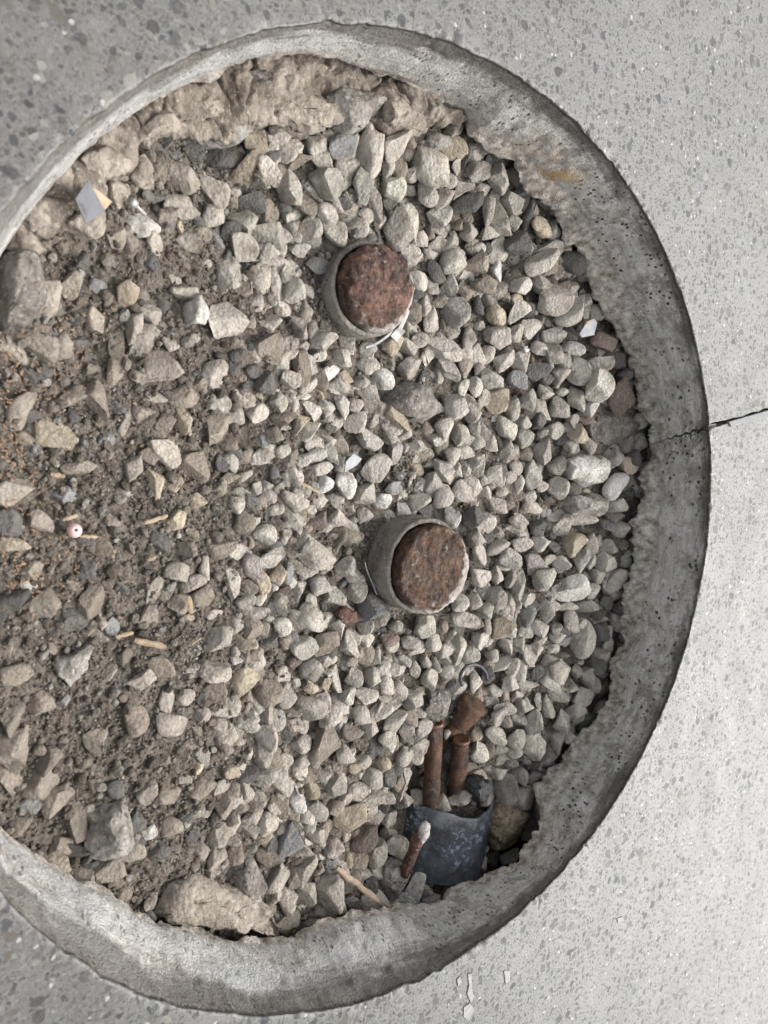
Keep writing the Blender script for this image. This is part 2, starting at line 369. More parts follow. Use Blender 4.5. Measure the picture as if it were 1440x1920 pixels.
for i, (r, z, kind, u) in enumerate(rows):
    # crack angle for this row
    if kind == 0: q = CR[1][:2] + (CR[0][:2] - CR[1][:2]) * max(0, (r - .3)) / (np.linalg.norm(CR[0][:2]) - .3); ca = math.atan2(q[1], q[0])
    else: ca = np.interp(min(max(0, -z if kind == 1 else .06), .06), [0, .022, .048, .06], CRA[1:])
    off = ca - tc
    wig = fbm(np.array([[r * 90 + z * 110, 3.3, z * 60]]), 3)[0] * .006 + fbm(np.array([[r * 400, 9.1, z * 420]]), 2)[0] * .0030
    if kind: wig *= 1.6
    fall = np.exp(-((th_base - tc) / .15) ** 2)
    th = th_base + (off + wig * min(1, .5 / max(r, .3))) * fall
    if kind == 0:
        rr = np.full(NT_, r) + (rimw + np.clip(rag2 * 1.6 + rag * .9 - .25, 0, 1) * .0022) * math.exp(-((r - .3) / .004)); zz = np.zeros(NT_)
        chip = np.clip(rag2 * 1.6 + rag * .9 - .25, 0, 1) * (1 + rag3)
        zz -= chip * .0022 * np.exp(-((r - .3) / .0035)) + .0004 * np.exp(-((r - .3) / .0015))
        if r < .4:
            pp = np.stack([rr * np.cos(th), rr * np.sin(th), zz], 1); zz += fbm(pp * 60, 2) * .00025
    elif kind == 1:
        chip = np.clip(rag2 * 1.6 + rag * .9 - .25, 0, 1)
        inset = sstep(.0, 1., u) * (.3 - lipr) * lfr
        rr = .3 + rimw * (1 - u) - inset + chip * .0016 * np.exp(-u * 10); zz = z / DEP * dep * wf - chip * .002 * np.exp(-u * 12)
        pp = np.stack([rr * np.cos(th) * 1, rr * np.sin(th) * 1, zz * 1.0], 1)
        rr = rr + fbm(pp * 55, 3) * .0012 + fbm(pp * 220, 3) * .0005 - np.maximum(0, fbm(pp * 120 + 40, 2) - .35) * -.004 * 1
        zz = zz + rag * .004 * u * u
    elif kind == 2:   # broken lip
        r1 = .3 - (.3 - lipr) * lfr; rr = r1 + (lipr + .001 - r1) * u ** .8
        zz = -dep * wf + rag * .004 - dep * (1 - wf) * u ** 1.2
        pp = np.stack([rr * np.cos(th), rr * np.sin(th), zz], 1)
        jag = fbm(ct * 6 + 61, 3, .5) + np.maximum(0, fbm(ct * 2.5 + 11, 2)) * .8
        jag = .45 * jag + .8 * np.round(fbm(ct * 4.5 + 61, 3, .55) * 5) / 5
        rr = rr + jag * .008 * u * np.interp(lfr, [.4, .95], [1, .5]); zz = zz + jag * .004 * u
        rr = rr + fbm(pp * 48 + 3, 4, .5) * .0045 * (.3 + u) * np.interp(lfr, [.4, .95], [1, .35]); zz = zz + fbm(pp * 110 + 23, 3, .6) * .004
        rr = rr + fbm(pp * 190 + 77, 3, .6) * .0014; zz = zz + fbm(pp * 170 + 51, 3, .6) * .0035 - .002 * sstep(0, .25, np.array(u))
        r_last, z_last = rr, zz
    else:             # underside going back under the slab
        rr = r_last + (.05 + .03 * rag3) * u; zz = z_last - .004 * math.sin(u * 2) - .035 * u * u
        pp = np.stack([rr * np.cos(th), rr * np.sin(th), zz], 1); rr = rr + fbm(pp * 90, 3) * .005
    d = np.abs(th_base - tc) * max(r, .3) if kind == 0 else np.abs(th_base - tc) * .3
    if kind == 0: cw = .0008 + .0016 * math.exp(-(r - .3) / .018)
    else: cw = .0011 + .0010 * math.exp(-u * 6) - .0004 * u
    g = np.clip(1.35 - d / cw, 0, 1)
    if kind == 0: zz = zz - g * .011
    elif kind < 3: rr = rr + g * .011 * (max(.25, 1 - u ** 3) if kind == 1 else 0)
    V[i, :, 0] = rr * np.cos(th); V[i, :, 1] = rr * np.sin(th); V[i, :, 2] = zz
    wz = np.zeros(NT_) if kind == 0 else (np.full(NT_, z) if kind == 1 else -.06 - .02 * u + 0 * zz)
    W[i, :, 0] = th_base * .3; W[i, :, 1] = wz - (g * .02 if kind == 0 else 0); W[i, :, 2] = (1 - np.cos(th_base)) / 2
idx = np.arange(NR * NT_).reshape(NR, NT_)
F = np.stack([idx[:-1, :-1], idx[1:, :-1], idx[1:, 1:], idx[:-1, 1:]], -1).reshape(-1, 4)
props(mesh_obj('concrete_floor', V.reshape(-1, 3), F, M['concrete'], vec=W.reshape(-1, 3)), 'polished grey concrete slab with a round cored hole', kind='structure')

# ------------------------------------------------------------------ soil in the hole
def zs(x, y):
    x = np.asarray(x, float); y = np.asarray(y, float)
    p = np.stack([x.ravel(), y.ravel(), np.zeros(x.size)], 1)
    z = -.083 + .012 * sstep(.02, -.22, x.ravel()) + fbm(p * 12 + 3, 3) * .006
    z += .003 * np.exp(-((p[:, 0] + .20) ** 2 + (p[:, 1] - .20) ** 2) / .008)
    rho, an = np.hypot(p[:, 0], p[:, 1]), np.arctan2(p[:, 1], p[:, 0])
    z += .011 * sstep(.17, .29, rho) * sstep(-1.05, -.75, an) * sstep(1.15, .85, an)
    z += .005 * sstep(.225, .292, rho) * (sstep(.75, 1.1, an) + sstep(-2.4, -2.9, an))
    z += .010 * np.exp(-((p[:, 0] + .02) ** 2 + (p[:, 1] - .29) ** 2) / .004)
    for (hx, hy, rr, dp) in MOUNDS: z += dp * np.exp(-((p[:, 0] - hx) ** 2 + (p[:, 1] - hy) ** 2) / rr ** 2)
    for (hx, hy, rr, dp) in PITS: z -= dp * np.exp(-((p[:, 0] - hx) ** 2 + (p[:, 1] - hy) ** 2) / rr ** 2)
    return z.reshape(x.shape)
PITS = []; MOUNDS = []
for (px, py, rr, dp) in ((585, 575, .030, .005), (690, 1040, .026, .005), (600, 480, .03, .004)):
    q = at(px, py, -.08); MOUNDS.append((q[0], q[1], rr, dp))
for (px, py, rr, dp) in ((975, 1585, .022, .045), (870, 1480, .02, .012), (838, 1430, .030, .016), (815, 1500, .020, .010), (758, 1565, .036, .028), (845, 1610, .030, .016), (400, 270, .02, .012), (440, 850, .035, .008), (160, 660, .02, .008)):
    q = at(px, py, -.08); PITS.append((q[0], q[1], rr, dp))
def ground(px, py):
    z = -.08
    for _ in range(4):
        q = at(px, py, z); z = float(zs(np.array([q[0]]), np.array([q[1]]))[0])
    return at(px, py, z)
G = 440
gx, gy = np.meshgrid(np.linspace(-.36, .36, G), np.linspace(-.36, .36, G), indexing='ij')
gz = zs(gx, gy)
pp = np.stack([gx.ravel(), gy.ravel(), gz.ravel()], 1)
left = sstep(.08, -.12, pp[:, 0])
gz2 = pp[:, 2] + fbm(pp * 60 + 7, 4, .6) * .0035 + np.abs(fbm(pp * 140 + 3, 3, .6)) * .003 * (.4 + left)
pp[:, 2] = gz2
gi = np.arange(G * G).reshape(G, G)
gf = np.stack([gi[:-1, :-1], gi[1:, :-1], gi[1:, 1:], gi[:-1, 1:]], -1).reshape(-1, 4)
keep = np.hypot(pp[gf].mean(1)[:, 0], pp[gf].mean(1)[:, 1]) < .355
gf = gf[keep]; used = np.unique(gf); remap = np.full(G * G, -1); remap[used] = np.arange(len(used))
props(mesh_obj('soil', pp[used], remap[gf], M['soil']), 'brown dusty soil in the bottom of the hole', kind='structure')

# ------------------------------------------------------------------ pipes, conduit and debris fixed in the ground
def lathe(profile, n=72, axis=None, origin=(0, 0, 0), noise=0.0, nscale=90, arc=None, start=0.0):
    a = np.linspace(0, arc if arc else 2 * math.pi, n, endpoint=bool(arc)) + start
    pr = np.array(profile, float); v = np.zeros((len(pr), n, 3))
    v[:, :, 0] = pr[:, :1] * np.cos(a); v[:, :, 1] = pr[:, :1] * np.sin(a); v[:, :, 2] = pr[:, 1:2]
    ii = np.arange(len(pr) * n).reshape(len(pr), n)
    if arc: f = np.stack([ii[:-1, :-1], ii[:-1, 1:], ii[1:, 1:], ii[1:, :-1]], -1).reshape(-1, 4)
    else:
        j = np.roll(ii, -1, 1); f = np.stack([ii[:-1], j[:-1], j[1:], ii[1:]], -1).reshape(-1, 4)
    v = v.reshape(-1, 3)
    if axis is not None:
        q = np.array(Vector((0, 0, 1)).rotation_difference(Vector(axis)).to_matrix()); v = v @ q.T
    v = v + np.array(origin)
    if noise: v = v + np.stack([fbm(v * nscale + k * 13, 4, .6) for k in range(3)], 1) * noise
    return v, f
OBST = []      # px circles kept clear of gravel: x, y, r
def pipe_stub(px, py, r, h, dome, label, matkey, off):
    b = at(px, py, -.082)
    t = empty('rusty_pipe', b, label, 'pipe', 'pipe stubs standing in the gravel')
    prof = [(r + .0015, -.05), (r + .0012, -.005), (r, h * .5), (r, h - .0015), (r - .0008, h), (r - .0027, h), (r - .0033, h - .001), (r - .0035, h - .012)]
    prof = [(a, z) for a, z in prof]
    v, f = lathe(prof, 90, origin=b, noise=.0008, nscale=110); child('sleeve', t, v, f, M['sleeve'])
    rc = r - .0036; c = b + np.array(off)
    if dome:
        prof = [(rc, h - .012)] + [(rc, h + .001 + .0012 * k) for k in range(4)] + [(rc * math.cos(a) ** .45, h + .0046 + .0105 * math.sin(a)) for a in np.linspace(.12, 1.5, 22)] + [(.0001, h + .0152)]
    else:
        prof = [(rc, h - .012)] + [(rc, h + .0015 * k) for k in range(5)] + [(rc - .0007, h + .0078), (rc - .0026, h + .0086), (rc - .0042, h + .0080)] + [(rc * s, h + .0074) for s in np.linspace(.82, .02, 22)] + [(.0001, h + .0074)]
    v, f = lathe(prof, 110, origin=c, noise=.0030, nscale=120)
    child('cap', t, v, f, M[matkey])
    return t, b
pipe1, b1 = pipe_stub(664, 549, .0312, .021, True, 'grey steel pipe stub with a domed rusty reddish cap', 'rust_dome', (.0015, 0, 0))
pipe2, b2 = pipe_stub(758, 1051, .0352, .027, False, 'grey steel pipe stub with a flat rusty brown cap', 'rust_flat', (.0025, -.0015, 0))
OBST += [(660, 560, 74), (690, 542, 80), (750, 1060, 76), (800, 1062, 86), (710, 1060, 40)]
UPV, RGV = ROT[:, 1], ROT[:, 0]
def view_axis(px, py, qx, qy, cosv):
    v = -ray(px, py); d = RGV * (qx - px) - UPV * (qy - py); d = d - v * (d @ v); d /= np.linalg.norm(d)
    return cosv * v + math.sqrt(1 - cosv ** 2) * d
def tube_between(b, e): a = e - b; return a / np.linalg.norm(a), np.linalg.norm(a)
def copper(px, py, qx, qy, wpx, cosv, label, cap=None):
    b = ground(px, py); b = at(px, py, b[2] + (-.003 if cap else .002)); ax = view_axis(px, py, qx, qy, cosv); s = mpp(b)
    L = math.hypot(qx - px, qy - py) * s / math.sqrt(1 - cosv ** 2); r = wpx * s / 2
    t = empty('copper_pipe', b, label, 'pipe', 'copper pipes coming out of the conduit')
    v, f = lathe([(r, -.006), (r, 0), (r * 1.03, L * .2), (r * .98, L * .4), (r * 1.03, L * .6), (r, L * .8), (r * 1.0, L - .0022)], 40, ax, b, .0010, 130); child('tube', t, v, f, M['copper'])
    if cap:
        rc, l0 = cap[0] * s / 2, L * cap[1]
        v, f = lathe([(r, l0 - .0008), (rc * .97, l0), (rc, l0 + .001), (rc * 1.02, (l0 + L) / 2), (rc, L - .0005), (rc * .93, L + .0010), (rc * .5, L + .0014), (.0001, L + .0014)], 40, ax, b, .0008, 110)
        child('end_cap', t, v, f, M['copper'])
    else:
        v, f = lathe([(r, L - .0022), (r * 1.04, L - .0012), (r * 1.02, L + .0004), (r * .85, L + .0012), (r * .5, L + .0006), (.0001, L + .0006)], 40, ax, b, .0005, 150)
        child('crimped_end', t, v, f, M['copper_end'])
    return b, ax
copper(807, 1522, 814, 1381, 29, .58, 'longer thin copper pipe with a dark flat end, rising beside blue conduit')
copper(856, 1480, 864, 1399, 30, .62, 'shorter thin copper pipe with bright worn end next to longer one')
copper(836, 1374, 884, 1322, 33, .52, 'fat dark copper pipe end with a wider cap lying in gravel', (50, .42))
OBST += [(813, 1420, 20), (811, 1470, 20), (816, 1385, 20), (862, 1430, 20), (866, 1390, 20), (868, 1340, 34), (845, 1368, 18)]
# blue black conduit: an arc of a wide pipe with a torn rim
cb = ground(800, 1645); cb = cb - ray(800, 1645) * .018; cax = view_axis(800, 1645, 826, 1505, .40); s_ = mpp(cb)
ct_ = empty('plastic_conduit', cb, 'torn blue black plastic conduit half buried round the copper pipes', 'conduit')
RC, LC = 94 * s_, 100 * s_ / math.sqrt(1 - .42 ** 2)
vv = -ray(830, 1560); e1 = vv - cax * (vv @ cax); e1 /= np.linalg.norm(e1); e2 = np.cross(cax, e1)
def conduit_grid(l0, l1, nl, na, r, tear):
    a = np.linspace(-1.65, 1.65, na); P = []
    for k in range(nl):
        u = k / (nl - 1); top = l1 + tear(a); l = l0 + (top - l0) * u
        P.append(cb + e1 * 0 - e1 * RC + np.cos(a)[:, None] * e1 * r + np.sin(a)[:, None] * e2 * r + l[:, None] * cax)
    return np.array(P)
tear = lambda a: fbm(np.stack([a * 4, a * 0, a * 0], 1), 3) * .004 + np.maximum(0, -a * np.sign(e2 @ UPV + 1e-9) * 0) + .010 * sstep(1.0, 1.5, a * np.sign(e2 @ RGV)) 
Po = conduit_grid(-.004, LC, 26, 80, RC, tear); Pi = conduit_grid(-.004, LC, 26, 80, RC - .0028, tear)
n1, n2 = Po.shape[:2]; vs = np.concatenate([Po.reshape(-1, 3), Pi.reshape(-1, 3)]); ii = np.arange(n1 * n2).reshape(n1, n2); jj = ii + n1 * n2
fs = [np.stack([ii[:-1, :-1], ii[:-1, 1:], ii[1:, 1:], ii[1:, :-1]], -1).reshape(-1, 4), np.stack([jj[:-1, :-1], jj[1:, :-1], jj[1:, 1:], jj[:-1, 1:]], -1).reshape(-1, 4),
      np.stack([ii[-1, :-1], ii[-1, 1:], jj[-1, 1:], jj[-1, :-1]], -1), np.stack([ii[:-1, 0], ii[1:, 0], jj[1:, 0], jj[:-1, 0]], -1), np.stack([ii[:-1, -1], jj[:-1, -1], jj[1:, -1], ii[1:, -1]], -1)]
vs = vs + np.stack([fbm(vs * 70 + k * 9, 3) for k in range(3)], 1) * .0012
child('shell', ct_, vs, np.concatenate(fs), M['duct'])
OBST += [(x, y, 42) for x, y in ((780, 1560), (830, 1570), (870, 1550), (850, 1600), (800, 1610), (895, 1525))] + [(765, 1540, 30)]

def lump_verts(poly, zb, h, rough, seed, n=64, rings=13, blocky=.55, sub=1.0):
    P = np.array(poly, float); seg = np.linalg.norm(np.roll(P, -1, 0) - P, axis=1); cum = np.concatenate([[0], np.cumsum(seg)])
    t = np.linspace(0, cum[-1], n, endpoint=False); PP = np.concatenate([P, P[:1]])
    ring = np.stack([np.interp(t, cum, PP[:, k]) for k in (0, 1)], 1)
    c = ring.mean(0); rr = np.random.default_rng(seed); sh = rr.uniform(0, 50, 3); tilt = rr.normal(size=2) * .22
    V = []; size = np.sqrt(((ring - c) ** 2).sum(1).mean())
    lev = [(.80, -1.6), (.96, -.9), (1.0, -.4)] + [(math.cos(a) ** blocky, math.sin(a) ** .8) for a in np.linspace(.1, 1.45, rings)]
    for s, z in lev:
        q = c + (ring - c) * s; zz = zb + h * z * np.ones(n) + ((q - c) @ tilt) * max(z, 0)
        V.append(np.column_stack([q, zz]))
    V.append(np.array([[c[0], c[1], zb + h * 1.0]])); V.append(np.array([[c[0], c[1], zb - h * 1.6]]))
    v = np.concatenate(V); L = len(lev)
    for k, amp, sc in ((0, .30, 1.1), (1, .15, 3.0), (2, .07, 8.0)):
        v = v + np.stack([fbm(v / size * sc + sh + 7 * k + 31 * j, 2) for j in range(3)], 1) * amp * rough * size
    ext = np.array([np.ptp(ring[:, 0]) / 2, np.ptp(ring[:, 1]) / 2, h]); cc = np.array([c[0], c[1], zb])
    u = (v - cc) / ext
    for _ in range(9):
        nn = rr.normal(size=3); nn[2] = abs(nn[2]) + .25; nn /= np.linalg.norm(nn); dd = rr.uniform(.55, .92); u -= np.maximum(0, u @ nn - dd)[:, None] * nn * .9
    v = cc + u * ext
    v = v + np.stack([fbm(v * 260 + 11 * j, 3, .6) for j in range(3)], 1) * .0011
    f = []
    for k in range(L - 1):
        for i in range(n): j = (i + 1) % n; f.append((k * n + i, k * n + j, (k + 1) * n + j, (k + 1) * n + i))
    top, bot = L * n, L * n + 1
    for i in range(n): j = (i + 1) % n; f.append(((L - 1) * n + i, (L - 1) * n + j, top)); f.append((j, i, bot))
    return v, f
SEED = [100]
def lump(name, pxpoly, dz, h, mat, label, cat, rough=1.0, group=None, blocky=.55):
    SEED[0] += 1
    c = np.mean(np.array(pxpoly), 0); g = ground(*c); z = g[2] + dz
    big = 1.08 if name == 'concrete_chunk' else 1.05
    w = [at(c[0] + (x - c[0]) * big, c[1] + (y - c[1]) * big, z)[:2] for x, y in pxpoly]
    if name == 'concrete_chunk': z -= .001; h *= .9
    v, f = lump_verts(w, z, h, rough, SEED[0], blocky=blocky)
    o = mesh_obj(name, v - np.array([c_ for c_ in (g[0], g[1], z)]), f, M[mat]); o.location = (g[0], g[1], z)
    rr = np.array(pxpoly) - c; OBST.append((c[0], c[1], .8 * np.sqrt((rr ** 2).sum(1)).min()))
    for q in np.array(pxpoly): m_ = c + (q - c) * .55; OBST.append((m_[0], m_[1], .45 * np.hypot(*(q - c))))
    return props(o, label, cat, group)
def half(pts, ox, oy): return [(ox + x / 2, oy + y / 2) for x, y in pts]
A_ = lambda *p: half(p, 0, 0); B_ = lambda *p: half(p, 720, 0); C_ = lambda *p: half(p, 0, 480); D_ = lambda *p: half(p, 720, 480); E_ = lambda *p: half(p, 0, 960); F_ = lambda *p: half(p, 720, 960); G_ = lambda *p: half(p, 0, 1440); H_ = lambda *p: half(p, 720, 1440)
LUMPS = [
 ('concrete_chunk', A_((310,620),(400,560),(490,555),(512,590),(470,650),(400,685),(330,665)), .006, .013, 'clod_tan', 'smooth tan concrete chunk just above the grey film label'),
 ('concrete_chunk', A_((480,610),(540,575),(562,640),(578,700),(540,716),(500,690)), .002, .012, 'clod_tan', 'small pale tan chunk pointing down at the gravel near film label'),
 ('concrete_chunk', A_((490,510),(560,440),(665,405),(680,470),(640,512),(560,515),(520,540)), .010, .013, 'clod_tan', 'long pinkish tan chunk in the crumbled ledge under the rim'),
 ('concrete_chunk', A_((690,455),(700,400),(790,360),(852,345),(825,400),(805,445),(740,460)), .012, .012, 'clod_tan', 'small split tan chunk high on the crumbled ledge'),
 ('concrete_chunk', A_((690,480),(800,450),(830,400),(920,370),(958,440),(940,500),(880,532),(800,525),(720,525)), .008, .016, 'clod_grey', 'pale grey angular chunk in the crumbled ledge'),
 ('concrete_chunk', A_((905,385),(1000,325),(1100,345),(1235,385),(1248,450),(1190,508),(1120,482),(1010,455),(960,472)), .008, .016, 'clod_tan', 'broad tan chunk with a hanging point in the crumbled ledge'),
 ('concrete_chunk', A_((1225,350),(1300,325),(1400,355),(1435,390),(1375,425),(1362,470),(1320,512),(1260,485),(1240,420)), .008, .015, 'clod_grey', 'grey brown knobbly chunk between two tan chunks of the ledge'),
 ('concrete_chunk', A_((400,690),(490,665),(505,710),(460,765),(425,812),(395,780)), .002, .010, 'clod_tan', 'narrow tan chunk along the brown card corner'),
 ('concrete_chunk', A_((255,835),(330,755),(405,810),(392,880),(330,905),(268,885)), .004, .013, 'clod_tan', 'rounded tan clod under the grey film label'),
 ('concrete_chunk', A_((130,640),(220,600),(300,640),(290,700),(240,740),(150,720)), .006, .010, 'clod_tan', 'flat brown crust of broken concrete against curved wall beside film label'),
 ('concrete_chunk', A_((60,760),(140,720),(230,760),(220,840),(120,860),(70,820)), .006, .009, 'clod_tan', 'flat brown crust of soil between curved wall and round tan clod'),
 ('concrete_chunk', A_((1020,230),(1130,250),(1120,330),(1000,325),(900,350),(890,290)), .010, .010, 'clod_dark', 'dark brown crust tucked under the rim above tan chunks'),
 ('concrete_chunk', B_((0,325),(60,335),(130,375),(172,430),(175,475),(140,512),(60,502),(0,470),(-20,400)), .006, .014, 'clod_tan', 'pinkish brown rounded chunk by the blue grey stone under rim'),
 ('concrete_chunk', B_((130,545),(195,470),(248,510),(232,550),(170,565)), .002, .010, 'clod_grey', 'grey knobbly chunk below the blue grey stone'),
 ('soil_clod', C_((-20,-10),(60,-20),(150,-5),(212,50),(215,120),(205,200),(150,250),(70,262),(-20,240)), .004, .020, 'clod_dark', 'big dark soil clod with pale patch in brown soil'),
 ('dark_rock', D_((40,482),(90,468),(160,500),(236,580),(150,622),(100,604),(28,540)), .008, .012, 'clod_dark', 'large dark grey angular rock between the two rusty pipes'),
 ('red_rock', D_((830,552),(880,570),(905,600),(945,660),(920,705),(800,712),(768,650)), .000, .012, 'clod_dark', 'large dark reddish rock by the crack in the rim'),
 ('mortar_lump', D_((690,775),(750,742),(830,738),(862,790),(832,850),(760,862),(700,832)), .008, .013, 'clod_white', 'whitish rough mortar lump in gravel below the crack'),
 ('mortar_lump', D_((680,930),(720,900),(800,890),(835,930),(800,975),(710,985)), .008, .012, 'clod_grey', 'dark mortar lump with white crystals beside whitish lump'),
 ('flat_stone', E_((208,570),(285,532),(338,484),(347,508),(322,580),(270,648),(222,612)), .004, .005, 'clod_grey', 'flat arrowhead shaped stone in bare dusty soil'),
 ('concrete_chunk', G_((595,515),(640,440),(720,403),(790,440),(850,448),(892,480),(992,530),(1005,590),(1018,635),(940,620),(860,590),(780,590),(700,565),(610,560)), .010, .012, 'clod_tan', 'large jagged tan concrete slab piece lying against curved wall'),
 ('soil_clod', G_((328,250),(395,160),(460,143),(482,180),(487,262),(430,328),(350,312),(320,280)), .006, .018, 'clod_grey', 'big lumpy grey brown clod in the stony soil'),
 ('soil_clod', G_((865,390),(920,330),(960,360),(1000,430),(990,480),(930,490),(880,460)), .004, .013, 'clod_dark', 'rough dark clod next to the jagged tan slab piece'),
 ('soil_clod', H_((398,185),(418,110),(452,93),(522,160),(517,250),(470,302),(410,292),(383,240)), .018, .016, 'clod_crumb', 'crumbly sandy brown clod wedged between conduit and concrete rim'),
 ('soil_clod', F_((150,745),(175,690),(215,655),(245,690),(240,750),(195,790),(160,785)), .004, .010, 'clod_dark', 'rough grey clod beside the fat copper pipe end'),
 ('soil_clod', H_((0,380),(50,350),(95,390),(90,450),(30,500),(-20,470)), .004, .011, 'clod_grey', 'rough grey clod next to the rusty spike'),
 ('mortar_lump', C_((690,195),(720,150),(770,135),(785,190),(760,250),(705,255)), .006, .011, 'clod_white', 'speckled white granular lump among dusty stones'),
]
for a in LUMPS: lump(a[0], a[1], a[2], a[3], a[4], a[5], a[0].split('_')[1], 1.25 if 'crumb' in a[4] or 'soil' in a[0] else .9)

# crumbled mortar ledge fused under the rim
LED = [((20,470),(60,492)),((60,400),(120,452)),((100,350),(192,438)),((130,318),(216,402)),((165,285),(246,352)),((200,255),(286,350)),((240,225),(256,287)),((290,195),(300,257)),((335,172),(345,262)),((380,150),(400,263)),((415,136),(440,265)),((450,122),(480,234)),((500,112),(520,231)),((560,108),(595,254)),((610,112),(625,230)),((650,125),(660,256)),((690,140),(692,214)),((735,152),(725,246)),((780,165),(775,251)),((820,190),(815,236)),((850,212),(850,234)),((868,232),(870,238))]
NC, NRW = 420, 30
tt = np.linspace(0, len(LED) - 1, NC); ks = np.arange(len(LED))
ou = np.stack([np.interp(tt, ks, [l[0][k] for l in LED]) for k in (0, 1)], 1); inn = np.stack([np.interp(tt, ks, [l[1][k] for l in LED]) for k in (0, 1)], 1)
nz = fbm(np.column_stack([tt * 2.2, tt * 0, tt * 0]), 4, .6)
inn = inn + (inn - ou) / np.linalg.norm(inn - ou, axis=1)[:, None] * (nz * 16)[:, None]
grid_l = np.zeros((NRW, NC, 3))
for i in range(NC):
    A = at(ou[i, 0], ou[i, 1], -.060); B = at(inn[i, 0], inn[i, 1], -.064); A = A + (A - B) * .35
    for k in range(NRW):
        if k < 22: u = k / 21; q = A + (B - A) * u; q[2] = -.061 + .004 * math.sin(u * math.pi) - .007 * u ** 4
        else: w_ = (k - 21) / 8; q = B - (B - A) / np.linalg.norm(B - A) * .012 * w_ ** .7; q[2] = -.068 - .026 * w_
        grid_l[k, i] = q
vl = grid_l.reshape(-1, 3)
big_ = np.abs(fbm(vl * 38 + 5, 3)); cre = np.abs(fbm(vl * 55 + 90, 2))
vl[:, 2] += fbm(vl * 42 + 5, 3) * .0110 + fbm(vl * 130, 4, .6) * .0045 - np.clip(.10 - cre, 0, 1) * .04
vl[:, :2] += np.stack([fbm(vl * 70 + 21, 3), fbm(vl * 70 + 55, 3)], 1) * .004
gi_ = np.arange(NRW * NC).reshape(NRW, NC)
fl = np.stack([gi_[:-1, :-1], gi_[1:, :-1], gi_[1:, 1:], gi_[:-1, 1:]], -1).reshape(-1, 4)
lo = np.array([vl[:, 0].mean(), vl[:, 1].mean(), vl[:, 2].min()])
led = mesh_obj('mortar_ledge', vl - lo, fl, M['ledge']); led.location = Vector(lo)
props(led, 'crumbled tan mortar ledge fused under the rim around the chunks', 'ledge')
for i in range(0, NC, 12):
    for s_k in (.2, .5, .8): q = ou[i] + (inn[i] - ou[i]) * s_k; OBST.append((q[0], q[1], 22))

